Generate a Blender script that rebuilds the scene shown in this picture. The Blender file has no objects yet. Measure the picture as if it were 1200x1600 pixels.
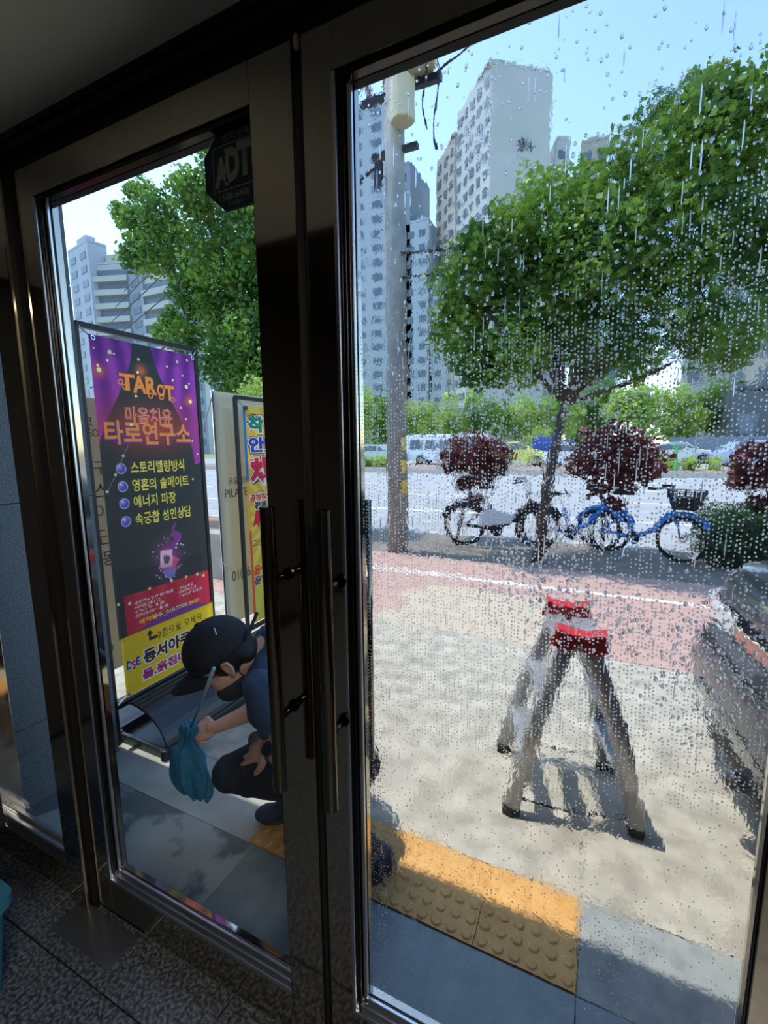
import bpy, bmesh, math, random
import numpy as np
from mathutils import Vector, Matrix, noise

random.seed(7)
RNG = np.random.default_rng(7)
C = bpy.context.scene.collection
R = math.radians

# ------------------------------------------------------------------ camera
cam_d = bpy.data.cameras.new('camera'); cam = bpy.data.objects.new('camera', cam_d); C.objects.link(cam)
bpy.context.scene.camera = cam
yaw, pit, rol = R(25.4), R(8.4), R(-0.6)
fw = Vector((-math.sin(yaw)*math.cos(pit), math.cos(yaw)*math.cos(pit), -math.sin(pit)))
r0 = Vector((math.cos(yaw), math.sin(yaw), 0)); u0 = r0.cross(fw)
rt = r0*math.cos(rol)+u0*math.sin(rol); up = -r0*math.sin(rol)+u0*math.cos(rol)
m = Matrix((rt, up, -fw)).transposed().to_4x4(); m.translation = Vector((0, -0.8, 1.54))
cam.matrix_world = m
cam_d.sensor_fit = 'HORIZONTAL'; cam_d.sensor_width = 36.0; cam_d.lens = 707.0/1200*36.0
cam_d.clip_start = 0.02; cam_d.clip_end = 2000

# ------------------------------------------------------------------ world, sun, exposure
SUN = Vector((-0.30, 0.0, 1.0)).normalized()
w = bpy.data.worlds.new('world'); bpy.context.scene.world = w; w.use_nodes = True
nt = w.node_tree; nt.nodes.clear()
sky = nt.nodes.new('ShaderNodeTexSky'); sky.sky_type = 'NISHITA'; sky.sun_disc = False
sky.sun_elevation = R(55); sky.sun_rotation = R(-80); sky.air_density = 1.0; sky.dust_density = 0.5; sky.ozone_density = 1.5
bg = nt.nodes.new('ShaderNodeBackground'); bg.inputs[1].default_value = 0.35
wo = nt.nodes.new('ShaderNodeOutputWorld')
tn = nt.nodes.new('ShaderNodeMix'); tn.data_type = 'RGBA'; tn.blend_type = 'MULTIPLY'; tn.inputs[0].default_value = 1.0; tn.inputs[7].default_value = (0.84, 0.94, 1.0, 1)
nt.links.new(sky.outputs[0], tn.inputs[6]); nt.links.new(tn.outputs[2], bg.inputs[0]); nt.links.new(bg.outputs[0], wo.inputs[0])
sd = bpy.data.lights.new('sun', 'SUN'); sd.energy = 2.9; sd.angle = R(0.5); sd.color = (1.0, 0.965, 0.90)
so = bpy.data.objects.new('sun', sd); C.objects.link(so)
so.rotation_euler = SUN.to_track_quat('Z', 'Y').to_euler(); so.location = (0, 0, 60)
vs = bpy.context.scene.view_settings
vs.view_transform = 'Standard'; vs.look = 'None'; vs.gamma = 1.0; vs.use_curve_mapping = False
vs.exposure = 0.32
cy = bpy.context.scene.cycles
cy.max_bounces = 10; cy.transparent_max_bounces = 24; cy.transmission_bounces = 10
cy.caustics_reflective = False; cy.caustics_refractive = False
cy.sample_clamp_indirect = 8.0

# ------------------------------------------------------------------ materials
def lin(c):
    return tuple(((v/255)/12.92 if v/255 <= 0.04045 else ((v/255+0.055)/1.055)**2.4) for v in c)+(1.0,)
MATS = {}
def mat(name, col=(128, 128, 128), rough=0.6, metal=0.0, col2=None, scale=20.0, bump=0.0, bscale=None, trans=0.0, coat=0.0,
        stretch=(1, 1, 1), lo=0.35, hi=0.65, detail=6.0, spec=0.5, bdist=0.002, attr=None):
    if name in MATS: return MATS[name]
    m = bpy.data.materials.new(name); m.use_nodes = True; t = m.node_tree; n = t.nodes; L = t.links
    p = n['Principled BSDF']; out = n['Material Output']
    p.inputs['Base Color'].default_value = lin(col); p.inputs['Roughness'].default_value = rough; p.inputs['Metallic'].default_value = metal
    p.inputs['Specular IOR Level'].default_value = spec
    if coat: p.inputs['Coat Weight'].default_value = coat
    src = None
    if col2 or bump:
        tc = n.new('ShaderNodeTexCoord'); mp = n.new('ShaderNodeMapping'); mp.inputs['Scale'].default_value = stretch
        L.new(tc.outputs['Object'], mp.inputs[0])
    if col2:
        nz = n.new('ShaderNodeTexNoise'); nz.inputs['Scale'].default_value = scale; nz.inputs['Detail'].default_value = detail
        L.new(mp.outputs[0], nz.inputs[0])
        cr = n.new('ShaderNodeValToRGB'); cr.color_ramp.elements[0].position = lo; cr.color_ramp.elements[1].position = hi
        cr.color_ramp.elements[0].color = lin(col); cr.color_ramp.elements[1].color = lin(col2)
        L.new(nz.outputs[0], cr.inputs[0]); L.new(cr.outputs[0], p.inputs['Base Color']); src = cr.outputs[0]
    if attr:
        a = n.new('ShaderNodeAttribute'); a.attribute_name = attr; src = a.outputs['Color']; L.new(src, p.inputs['Base Color'])
    if bump:
        nb = n.new('ShaderNodeTexNoise'); nb.inputs['Scale'].default_value = bscale or scale; nb.inputs['Detail'].default_value = 5
        L.new(mp.outputs[0], nb.inputs[0])
        b = n.new('ShaderNodeBump'); b.inputs['Strength'].default_value = bump; b.inputs['Distance'].default_value = bdist
        L.new(nb.outputs[0], b.inputs['Height']); L.new(b.outputs[0], p.inputs['Normal'])
    if trans:
        tr = n.new('ShaderNodeBsdfTranslucent'); mx = n.new('ShaderNodeMixShader'); mx.inputs[0].default_value = trans
        if src: L.new(src, tr.inputs[0])
        else: tr.inputs[0].default_value = lin(col)
        L.new(p.outputs[0], mx.inputs[1]); L.new(tr.outputs[0], mx.inputs[2]); L.new(mx.outputs[0], out.inputs[0])
    MATS[name] = m; return m

def pane_mat(name='clear_glass', refl=1.0, tint=(1, 1, 1, 1)):
    m = bpy.data.materials.new(name); m.use_nodes = True; t = m.node_tree; n = t.nodes; n.clear(); L = t.links
    o = n.new('ShaderNodeOutputMaterial'); mx = n.new('ShaderNodeMixShader'); tr = n.new('ShaderNodeBsdfTransparent'); gl = n.new('ShaderNodeBsdfGlossy')
    lw = n.new('ShaderNodeLayerWeight'); pw = n.new('ShaderNodeMath'); pw.operation = 'POWER'; pw.inputs[1].default_value = 5.0
    L.new(lw.outputs['Facing'], pw.inputs[0]); fr = n.new('ShaderNodeMapRange'); fr.inputs[3].default_value = 0.035; fr.inputs[4].default_value = 0.9; L.new(pw.outputs[0], fr.inputs[0])
    gl.inputs['Roughness'].default_value = 0.0
    tr.inputs[0].default_value = tint
    L.new(fr.outputs[0], mx.inputs[0]); L.new(tr.outputs[0], mx.inputs[1]); L.new(gl.outputs[0], mx.inputs[2]); L.new(mx.outputs[0], o.inputs[0])
    MATS[name] = m; return m
GLASS = pane_mat()

def water_flat():
    m = bpy.data.materials.new('water_flat'); m.use_nodes = True; t = m.node_tree; n = t.nodes; n.clear()
    o = n.new('ShaderNodeOutputMaterial'); g = n.new('ShaderNodeBsdfRefraction'); g.inputs['IOR'].default_value = 1.33; g.inputs['Roughness'].default_value = 0
    t.links.new(g.outputs[0], o.inputs[0]); return m
def water_wavy():
    """The outer face of the water film: runs and ripples as relief."""
    m = bpy.data.materials.new('water_wavy'); m.use_nodes = True; t = m.node_tree; n = t.nodes; n.clear(); L = t.links
    o = n.new('ShaderNodeOutputMaterial'); g = n.new('ShaderNodeBsdfRefraction'); g.inputs['IOR'].default_value = 1.33; g.inputs['Roughness'].default_value = 0.0
    tc = n.new('ShaderNodeTexCoord')
    def nz(stretch, scale, det, dist=0.0):
        mp = n.new('ShaderNodeMapping'); mp.inputs['Scale'].default_value = stretch; L.new(tc.outputs['Object'], mp.inputs[0])
        q = n.new('ShaderNodeTexNoise'); q.inputs['Scale'].default_value = scale; q.inputs['Detail'].default_value = det; q.inputs['Distortion'].default_value = dist
        L.new(mp.outputs[0], q.inputs[0]); return q.outputs[0]
    def math_(op, a, b):
        q = n.new('ShaderNodeMath'); q.operation = op
        for i, v in enumerate((a, b)):
            if isinstance(v, (int, float)): q.inputs[i].default_value = v
            else: L.new(v, q.inputs[i])
        return q.outputs[0]
    runs = nz((1, 1, 0.10), 70, 2.0)            # long vertical runs
    rip = nz((1, 1, 0.75), 60, 3.0, 1.2)         # broken ripples
    mask = nz((1, 1, 1), 5.0, 1.0)
    mk = n.new('ShaderNodeMapRange'); mk.inputs[1].default_value = 0.38; mk.inputs[2].default_value = 0.60; L.new(mask, mk.inputs[0])
    sx = n.new('ShaderNodeSeparateXYZ'); L.new(tc.outputs['Object'], sx.inputs[0])
    cr = n.new('ShaderNodeValToRGB'); e = cr.color_ramp.elements   # where on the pane the water lies rough, by height (m/2.5)
    e[0].position = .20; e[0].color = (.12, .12, .12, 1); e[1].position = .26; e[1].color = (.9, .9, .9, 1)
    for p_, v_ in ((.44, 1.0), (.52, .55), (.70, .45), (.84, .22)): q = e.new(p_); q.color = (v_, v_, v_, 1)
    L.new(math_('MULTIPLY', sx.outputs[2], 0.4), cr.inputs[0])
    h = math_('MULTIPLY', math_('ADD', math_('MULTIPLY', runs, 0.7), math_('MULTIPLY', math_('MULTIPLY', rip, mk.outputs[0]), 1.3)), cr.outputs[0])
    b = n.new('ShaderNodeBump'); b.inputs['Strength'].default_value = 1.0; b.inputs['Distance'].default_value = 0.00055
    L.new(h, b.inputs['Height']); L.new(b.outputs[0], g.inputs['Normal']); L.new(g.outputs[0], o.inputs[0]); return m
def drop_mat():
    m = bpy.data.materials.new('water_drop'); m.use_nodes = True; t = m.node_tree; n = t.nodes; n.clear(); L = t.links
    o = n.new('ShaderNodeOutputMaterial'); g = n.new('ShaderNodeBsdfGlass'); g.inputs['IOR'].default_value = 1.33; g.inputs['Roughness'].default_value = 0.05
    tl = n.new('ShaderNodeBsdfTranslucent'); tl.inputs[0].default_value = (0.95, 0.97, 1, 1); mx = n.new('ShaderNodeMixShader'); mx.inputs[0].default_value = 0.30
    L.new(g.outputs[0], mx.inputs[1]); L.new(tl.outputs[0], mx.inputs[2]); L.new(mx.outputs[0], o.inputs[0]); return m

STEEL = mat('polished_steel', (196, 186, 168), 0.07, 1.0)
STEELD = mat('dark_steel', (60, 57, 54), 0.16, 1.0)
CHROME = mat('chrome', (205, 208, 212), 0.09, 1.0)
BEAD = mat('bead_chrome', (222, 224, 228), 0.26, 1.0)
RUBBER = mat('black_rubber', (14, 14, 15), 0.7)
BLACKM = mat('black_metal', (26, 30, 36), 0.4, 0.3)
GRANF = mat('granite_floor', (58, 62, 64), 0.30, 0, (140, 142, 142), 95, 0.15, 160, lo=0.42, hi=0.66)
GRANW = mat('granite_wall', (74, 90, 100), 0.6, 0, (112, 126, 134), 160, 0.2, 200, lo=0.4, hi=0.62)
CONC = mat('sidewalk_concrete', (160, 154, 138), 0.85, 0, (196, 190, 172), 9, 0.5, 60, detail=9)
CONC2 = mat('apron_concrete', (134, 142, 140), 0.8, 0, (164, 168, 162), 14, 0.4, 80, detail=9)
WET = mat('wet_concrete', (100, 110, 112), 0.4, 0, (166, 174, 168), 3.2, 0.3, 80, detail=10, lo=.47, hi=.52)
WETD = mat('damp_concrete', (122, 138, 138), 0.4, 0, (142, 154, 152), 14, 0.3, 80, detail=9)
PINK = mat('pink_paver', (180, 146, 132), 0.85, 0, (194, 162, 148), 8, 0.3, 60)
PINK2 = mat('beige_paver', (186, 172, 148), 0.85, 0, (198, 184, 162), 8, 0.3, 60)
WHITEP = mat('white_paint', (232, 230, 220), 0.7)
YELT = mat('tactile_yellow', (212, 158, 86), 0.6, 0, (228, 178, 104), 12, 0.1)
ASPH = mat('asphalt', (150, 152, 150), 0.85, 0, (168, 170, 168), 3, 0.2, 40)
SOIL = mat('soil', (140, 108, 84), 0.95, 0, (168, 140, 110), 4, 0.3)
CREAM = mat('ceiling_paint', (226, 226, 216), 0.7)
DARKW = mat('dark_wall', (60, 57, 54), 0.7)
BARK = mat('bark', (58, 50, 44), 0.9, 0, (84, 74, 64), 12, 0.5, 30, stretch=(1, 1, .2))
LEAFG = mat('leaf_ginkgo', (60, 108, 44), 0.5, 0, (126, 168, 66), 1.4, trans=0.42)
LEAFM = mat('leaf_green', (60, 104, 48), 0.5, 0, (136, 172, 62), 1.1, trans=0.40)
LEAFL = mat('leaf_light', (140, 178, 86), 0.6, 0, (192, 212, 104), 0.5, trans=0.40)
LEAFD = mat('leaf_dark', (44, 82, 42), 0.6, 0, (72, 112, 58), 2.0, trans=0.2)
LEAFR = mat('leaf_maroon', (84, 38, 44), 0.6, 0, (120, 62, 60), 2.0, trans=0.2)
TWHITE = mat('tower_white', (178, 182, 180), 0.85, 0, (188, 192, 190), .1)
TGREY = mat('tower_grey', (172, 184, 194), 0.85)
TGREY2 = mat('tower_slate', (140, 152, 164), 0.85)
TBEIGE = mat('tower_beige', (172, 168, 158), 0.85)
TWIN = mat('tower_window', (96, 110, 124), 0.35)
SKIN = mat('skin', (220, 172, 148), 0.5, 0, (228, 182, 158), 6, trans=0.03)
HAIR = mat('hair', (20, 17, 16), 0.6)

# ------------------------------------------------------------------ mesh helpers
class MB:
    def __init__(s): s.v = []; s.f = []
    def add(s, vs_, fs):
        b = len(s.v); s.v += [tuple(x) for x in vs_]; s.f += [tuple(i+b for i in f) for f in fs]; return s
    def box(s, c, d, rot=None):
        hx, hy, hz = d[0]/2, d[1]/2, d[2]/2; vs_ = []
        for z in (-hz, hz):
            for x, y in ((-hx, -hy), (hx, -hy), (hx, hy), (-hx, hy)):
                p = Vector((x, y, z)); p = rot @ p if rot else p; vs_.append(p+Vector(c))
        return s.add(vs_, [(3, 2, 1, 0), (4, 5, 6, 7), (0, 1, 5, 4), (1, 2, 6, 5), (2, 3, 7, 6), (3, 0, 4, 7)])
    def bx(s, x0, x1, y0, y1, z0, z1): return s.box(((x0+x1)/2, (y0+y1)/2, (z0+z1)/2), (x1-x0, y1-y0, z1-z0))
    def tube(s, pts, rad, n=8, cap=True, sq=None):
        pts = [Vector(p) for p in pts]; rr = rad if isinstance(rad, (list, tuple)) else [rad]*len(pts)
        rings = []; prev = None
        for i, p in enumerate(pts):
            t = (pts[min(i+1, len(pts)-1)]-pts[max(i-1, 0)]).normalized()
            if prev is None:
                a = Vector((0, 0, 1)) if abs(t.z) < 0.9 else Vector((1, 0, 0)); nx = t.cross(a).normalized()
            else: nx = (prev-t*prev.dot(t)).normalized()
            prev = nx; ny = t.cross(nx); ring = []
            for k in range(n):
                an = 2*math.pi*(k+0.5*(n == 4))/n; e = (sq or (1, 1))
                ring.append(p+(nx*math.cos(an)*e[0]+ny*math.sin(an)*e[1])*rr[i])
            rings.append(ring)
        vs_ = [v for r_ in rings for v in r_]; fs = []
        for i in range(len(rings)-1):
            for k in range(n):
                a, b = i*n+k, i*n+(k+1) % n; fs.append((a, b, b+n, a+n))
        if cap: fs += [tuple(reversed(range(n))), tuple(range((len(rings)-1)*n, len(rings)*n))]
        return s.add(vs_, fs)
    def cyl(s, a, b, r, n=16, r2=None): return s.tube([a, b], [r, r if r2 is None else r2], n)
    def ell(s, c, r, ax=None, nu=14, nv=9, v0=-math.pi/2, v1=math.pi/2):
        ax = ax or (Vector((1, 0, 0)), Vector((0, 1, 0)), Vector((0, 0, 1))); c = Vector(c); vs_ = []; fs = []
        for j in range(nv+1):
            ph = v0+(v1-v0)*j/nv
            for i in range(nu):
                th = 2*math.pi*i/nu
                vs_.append(c+ax[0]*(r[0]*math.cos(ph)*math.cos(th))+ax[1]*(r[1]*math.cos(ph)*math.sin(th))+ax[2]*(r[2]*math.sin(ph)))
        for j in range(nv):
            for i in range(nu):
                a = j*nu+i; b = j*nu+(i+1) % nu; fs.append((a, b, b+nu, a+nu))
        fs += [tuple(reversed(range(nu))), tuple(range(nv*nu, (nv+1)*nu))]
        return s.add(vs_, fs)
    def prism(s, poly, a, b):
        """poly: list of points; extruded from offset vector a to b"""
        n = len(poly); a = Vector(a); b = Vector(b); vs_ = [Vector(p)+a for p in poly]+[Vector(p)+b for p in poly]
        return s.add(vs_, [tuple(range(n)), tuple(range(2*n-1, n-1, -1))]+[(i, i+n, (i+1) % n+n, (i+1) % n) for i in range(n)])
    def quad(s, a, b, c, d): return s.add([a, b, c, d], [(0, 1, 2, 3)])
    def torus(s, c, R_, r_, ax, nu=28, nv=6):
        ax = Vector(ax).normalized(); a = Vector((0, 0, 1)) if abs(ax.z) < .9 else Vector((1, 0, 0)); u = ax.cross(a).normalized(); v = ax.cross(u); c = Vector(c)
        vs_ = []; fs = []
        for i in range(nu):
            th = 2*math.pi*i/nu; d = u*math.cos(th)+v*math.sin(th)
            for j in range(nv):
                ph = 2*math.pi*j/nv; vs_.append(c+d*(R_+r_*math.cos(ph))+ax*(r_*math.sin(ph)))
        for i in range(nu):
            for j in range(nv):
                fs.append((i*nv+j, i*nv+(j+1) % nv, ((i+1) % nu)*nv+(j+1) % nv, ((i+1) % nu)*nv+j))
        return s.add(vs_, fs)
    def mesh(s, name, m, smooth=False):
        me = bpy.data.meshes.new(name); me.from_pydata(s.v, [], s.f); me.materials.append(m)
        bm = bmesh.new(); bm.from_mesh(me); bmesh.ops.recalc_face_normals(bm, faces=bm.faces); bm.to_mesh(me); bm.free()
        if smooth: me.shade_smooth()
        me.update(); return me
    def build(s, name, m, parent=None, smooth=False, bevel=0, kind=None, seg=2):
        o = bpy.data.objects.new(name, s.mesh(name, m, smooth)); C.objects.link(o)
        if parent: attach(o, parent)
        if bevel:
            b = o.modifiers.new('bevel', 'BEVEL'); b.width = bevel; b.segments = seg; b.limit_method = 'ANGLE'; b.angle_limit = R(35)
        if kind: o['kind'] = kind
        return o
def attach(o, parent):
    o.parent = parent; o.matrix_parent_inverse = Matrix.Translation(-Vector(parent.location)) if parent.rotation_euler.z == 0 else Matrix()
def thing(name, label, cat, loc=(0, 0, 0), group=None, rz=0):
    o = bpy.data.objects.new(name, None); C.objects.link(o); o.location = loc; o.rotation_euler = (0, 0, rz); o['label'] = label; o['category'] = cat
    o.empty_display_size = 0.1
    if group: o['group'] = group
    return o
def tag(o, label, cat, group=None):
    o['label'] = label; o['category'] = cat
    if group: o['group'] = group
    return o
def struct(name, loc=(0, 0, 0), label=None):
    o = bpy.data.objects.new(name, None); C.objects.link(o); o.location = loc; o['kind'] = 'structure'
    if label: o['label'] = label
    return o
def smesh(o, label=None):
    o['kind'] = 'structure'
    if label: o['label'] = label
    return o
def copy_tree(o, parent=None):
    c = o.copy(); C.objects.link(c)
    if parent: c.parent = parent
    for ch in [x for x in bpy.data.objects if x.parent == o]: copy_tree(ch, c)
    return c
def inst(me, name, parent, loc, rot=(0, 0, 0), scale=(1, 1, 1)):
    o = bpy.data.objects.new(name, me); C.objects.link(o); o.parent = parent
    o.location = Vector(loc)-Vector(parent.location) if parent else loc; o.rotation_euler = rot; o.scale = scale; return o

def text(body, box, X, m, parent, name='lettering', bold=0.0, face='x', slant=0.0, shadow=None, fit=True):
    """Lettering fitted into box (a0, b0, a1, b1); face 'x': in the plane x=X, reading along +y; face 'y': plane y=X, reading along +x."""
    cu = bpy.data.curves.new(name, 'FONT'); cu.body = body; cu.size = 1; cu.resolution_u = 3; cu.offset = bold
    to = bpy.data.objects.new(name, cu); C.objects.link(to)
    dg = bpy.context.evaluated_depsgraph_get(); me = bpy.data.meshes.new_from_object(to.evaluated_get(dg)); bpy.data.objects.remove(to); bpy.data.curves.remove(cu)
    co = np.empty(len(me.vertices)*3); me.vertices.foreach_get('co', co); co = co.reshape(-1, 3)
    if len(co) == 0: return None
    mn, mx_ = co.min(0), co.max(0); s = (co-mn)/np.maximum(mx_-mn, 1e-6)
    a = box[0]+s[:, 0]*(box[2]-box[0]); b = box[1]+s[:, 1]*(box[3]-box[1])+slant*s[:, 0]
    new = np.empty_like(co)
    if face == 'x': new[:, 0] = X; new[:, 1] = a; new[:, 2] = b
    else: new[:, 0] = a; new[:, 1] = X; new[:, 2] = b
    me.vertices.foreach_set('co', new.ravel()); me.materials.clear(); me.materials.append(m); me.update()
    o = bpy.data.objects.new(name, me); C.objects.link(o)
    if parent: attach(o, parent)
    return o

def panel(name, X, y0, y1, z0, z1, ny, nz, fn, m, parent, wob=0.0):
    ys = np.linspace(y0, y1, ny); zs = np.linspace(z0, z1, nz); me = bpy.data.meshes.new(name)
    V = [(X+wob*math.sin(7*y+3*z)*math.sin(5*z), y, z) for z in zs for y in ys]
    F = [(j*ny+i, j*ny+i+1, (j+1)*ny+i+1, (j+1)*ny+i) for j in range(nz-1) for i in range(ny-1)]
    me.from_pydata(V, [], F); at = me.color_attributes.new('print', 'FLOAT_COLOR', 'POINT')
    cols = np.array([lin(fn((y-y0)/(y1-y0), (z-z0)/(z1-z0), y, z)) for z in zs for y in ys], dtype=np.float32)
    at.data.foreach_set('color', cols.ravel()); me.materials.append(m); me.shade_smooth()
    o = bpy.data.objects.new(name, me); C.objects.link(o); attach(o, parent); return o

def leaves_mesh(name, blobs, n, size, m, up_bias=0.3, shell=0.45, squash=1.0):
    """n leaves, each a small folded quad, spread in ellipsoid clumps (x, y, z, r)."""
    bl = np.array([b[:4] for b in blobs], float); wts = bl[:, 3]**2; idx = RNG.choice(len(bl), n, p=wts/wts.sum())
    d = RNG.normal(size=(n, 3)); d /= np.linalg.norm(d, axis=1)[:, None]; rr = shell+(1-shell)*RNG.random(n)**0.6
    rag = 1+0.22*np.sin(d[:, 0]*7+bl[idx, 0]*3)*np.cos(d[:, 2]*6+bl[idx, 2]*5)
    pos = bl[idx, :3]+d*(bl[idx, 3]*rr*rag)[:, None]*np.array([1, 1, squash])
    nr = RNG.normal(size=(n, 3)); nr[:, 2] += up_bias*2; nr /= np.linalg.norm(nr, axis=1)[:, None]
    t = np.cross(nr, RNG.normal(size=(n, 3))); t /= np.linalg.norm(t, axis=1)[:, None]; b = np.cross(nr, t)
    s = size*(0.6+0.8*RNG.random(n))[:, None]
    q = np.stack([pos-t*s*.5, pos+b*s*.42+nr*s*.1, pos+t*s*.55, pos-b*s*.42+nr*s*.1], 1).reshape(-1, 3)
    me = bpy.data.meshes.new(name); me.vertices.add(4*n); me.vertices.foreach_set('co', q.ravel())
    me.loops.add(4*n); me.loops.foreach_set('vertex_index', np.arange(4*n)); me.polygons.add(n)
    me.polygons.foreach_set('loop_start', np.arange(n)*4); me.polygons.foreach_set('loop_total', np.full(n, 4)); me.update(calc_edges=True)
    me.materials.append(m); return me
def leaves(name, blobs, n, size, m, parent, **k):
    o = bpy.data.objects.new(name, leaves_mesh(name, blobs, n, size, m, **k)); C.objects.link(o); o['kind'] = 'stuff'
    if parent: attach(o, parent)
    return o

class Print:
    """A printed sheet: a fine grid in the plane x = X whose vertices carry the ink colours."""
    def __init__(s, y0, y1, z0, z1, step, fn):
        s.y0, s.y1, s.z0, s.z1 = y0, y1, z0, z1; s.ny = int((y1-y0)/step)+1; s.nz = int((z1-z0)/step)+1
        s.ys = np.linspace(y0, y1, s.ny); s.zs = np.linspace(z0, z1, s.nz)
        s.c = np.array([[fn((y-y0)/(y1-y0), (z-z0)/(z1-z0), y, z) for y in s.ys] for z in s.zs], dtype=float)
    def paint(s, tris, col, a=1.0):
        dy, dz = (s.y1-s.y0)/(s.ny-1), (s.z1-s.z0)/(s.nz-1); col = np.array(col, float)
        mask = np.zeros((s.nz, s.ny), bool)
        for t in tris:
            mn, mx_ = t.min(0), t.max(0)
            i0, i1 = max(0, int(math.ceil((mn[0]-s.y0)/dy))), min(s.ny-1, int((mx_[0]-s.y0)/dy)); j0, j1 = max(0, int(math.ceil((mn[1]-s.z0)/dz))), min(s.nz-1, int((mx_[1]-s.z0)/dz))
            if i1 < i0 or j1 < j0: continue
            Y, Z = np.meshgrid(s.ys[i0:i1+1], s.zs[j0:j1+1]); a_, b_, c_ = t
            w0 = (b_[0]-a_[0])*(Z-a_[1])-(b_[1]-a_[1])*(Y-a_[0]); w1 = (c_[0]-b_[0])*(Z-b_[1])-(c_[1]-b_[1])*(Y-b_[0]); w2 = (a_[0]-c_[0])*(Z-c_[1])-(a_[1]-c_[1])*(Y-c_[0])
            mask[j0:j1+1, i0:i1+1] |= ((w0 >= 0) & (w1 >= 0) & (w2 >= 0)) | ((w0 <= 0) & (w1 <= 0) & (w2 <= 0))
        s.c[mask] = s.c[mask]*(1-a)+col*a
    def poly(s, pts, col, a=1.0):
        p = np.array(pts, float); cc = p.mean(0); s.paint([np.array([cc, p[i], p[(i+1) % len(p)]]) for i in range(len(p))], col, a)
    def disc(s, y, z, r_, col, a=1.0, r0=0.0):
        Y, Z = np.meshgrid(s.ys, s.zs); d = np.hypot(Y-y, Z-z); m_ = (d <= r_) & (d >= r0); s.c[m_] = s.c[m_]*(1-a)+np.array(col, float)*a
    def glow(s, y, z, r_, col, a=.8):
        Y, Z = np.meshgrid(s.ys, s.zs); g = (a*np.exp(-((Y-y)**2+(Z-z)**2)/r_**2))[..., None]; s.c = s.c*(1-g)+np.array(col, float)*g
    def text(s, body, box, col, bold=0.0, col2=None, a=1.0):
        cu = bpy.data.curves.new('t', 'FONT'); cu.body = body; cu.size = 1; cu.resolution_u = 3; cu.offset = bold
        to = bpy.data.objects.new('t', cu); C.objects.link(to); me = bpy.data.meshes.new_from_object(to.evaluated_get(bpy.context.evaluated_depsgraph_get())); bpy.data.objects.remove(to); bpy.data.curves.remove(cu)
        me.calc_loop_triangles(); co = np.empty(len(me.vertices)*3); me.vertices.foreach_get('co', co); co = co.reshape(-1, 3)[:, :2]
        tr = np.empty(len(me.loop_triangles)*3, int); me.loop_triangles.foreach_get('vertices', tr); bpy.data.meshes.remove(me)
        mn, mx_ = co.min(0), co.max(0); u_ = (co-mn)/np.maximum(mx_-mn, 1e-6)
        p = np.stack([box[0]+u_[:, 0]*(box[2]-box[0]), box[1]+u_[:, 1]*(box[3]-box[1])], 1); s.paint(p[tr.reshape(-1, 3)], col, a)
    def build(s, name, X, m, parent, wob=0.0):
        me = bpy.data.meshes.new(name); Y, Z = np.meshgrid(s.ys, s.zs); n = s.ny*s.nz
        V = np.stack([X+wob*np.sin(7*Y+3*Z)*np.sin(5*Z), Y, Z], -1).reshape(-1, 3)
        ii = (np.arange(s.nz-1)[:, None]*s.ny+np.arange(s.ny-1)[None]).ravel(); F = np.stack([ii, ii+1, ii+1+s.ny, ii+s.ny], 1)
        me.vertices.add(n); me.vertices.foreach_set('co', V.ravel()); me.loops.add(F.size); me.loops.foreach_set('vertex_index', F.ravel()); me.polygons.add(len(F))
        me.polygons.foreach_set('loop_start', np.arange(len(F))*4); me.polygons.foreach_set('loop_total', np.full(len(F), 4)); me.update(calc_edges=True)
        v = np.clip(s.c.reshape(-1, 3)/255, 0, 1); l = np.where(v <= .04045, v/12.92, ((v+.055)/1.055)**2.4); L4 = np.ones((n, 4), np.float32); L4[:, :3] = l
        at = me.color_attributes.new('print', 'FLOAT_COLOR', 'POINT'); at.data.foreach_set('color', L4.ravel()); me.materials.append(m); me.shade_smooth()
        o = bpy.data.objects.new(name, me); C.objects.link(o); attach(o, parent); return o

# ================================================================== SETTING: inside
# interior granite floor with recessed joints, each tile a piece
fl = struct('floor')
smb = MB().bx(-2.6, 1.6, -4.0, -0.0, -0.08, -0.012); smb.build('subfloor', RUBBER, fl)
def tile(par, name, x0, x1, y0, y1, z1, m, gap=0.004, th=0.012, bev=0.0015):
    MB().bx(x0+gap/2, x1-gap/2, y0+gap/2, y1-gap/2, z1-th, z1).build(name, m, par, bevel=bev, seg=1)
xs = [-2.55, -1.957, -1.59, -1.226, -0.859, -0.495, -0.13, 0.235, 0.6, 0.965, 1.33]
ys_ = [-0.177, -0.777, -1.377, -1.977, -2.577, -3.177, -3.9]
for j in range(len(ys_)-1):
    for i in range(0, len(xs)-1):
        off = 0.0 if j % 2 == 0 else 0.18
        tile(fl, 'floor_tile', xs[i]+off, xs[i+1]+off, ys_[j+1], ys_[j], 0.0, GRANF)
for i in range(len(xs)-1): tile(fl, 'floor_tile', xs[i], xs[i+1], -0.177, -0.004, 0.0, GRANF)
# steel pivot plate let into the floor at the post
pl = MB().bx(-1.53, -1.24, -0.135, -0.035, 0.0, 0.004).build('floor_plate', mat('floor_plate_steel', (120, 122, 124), .5, .8), None, bevel=0.001); smesh(pl)

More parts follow.
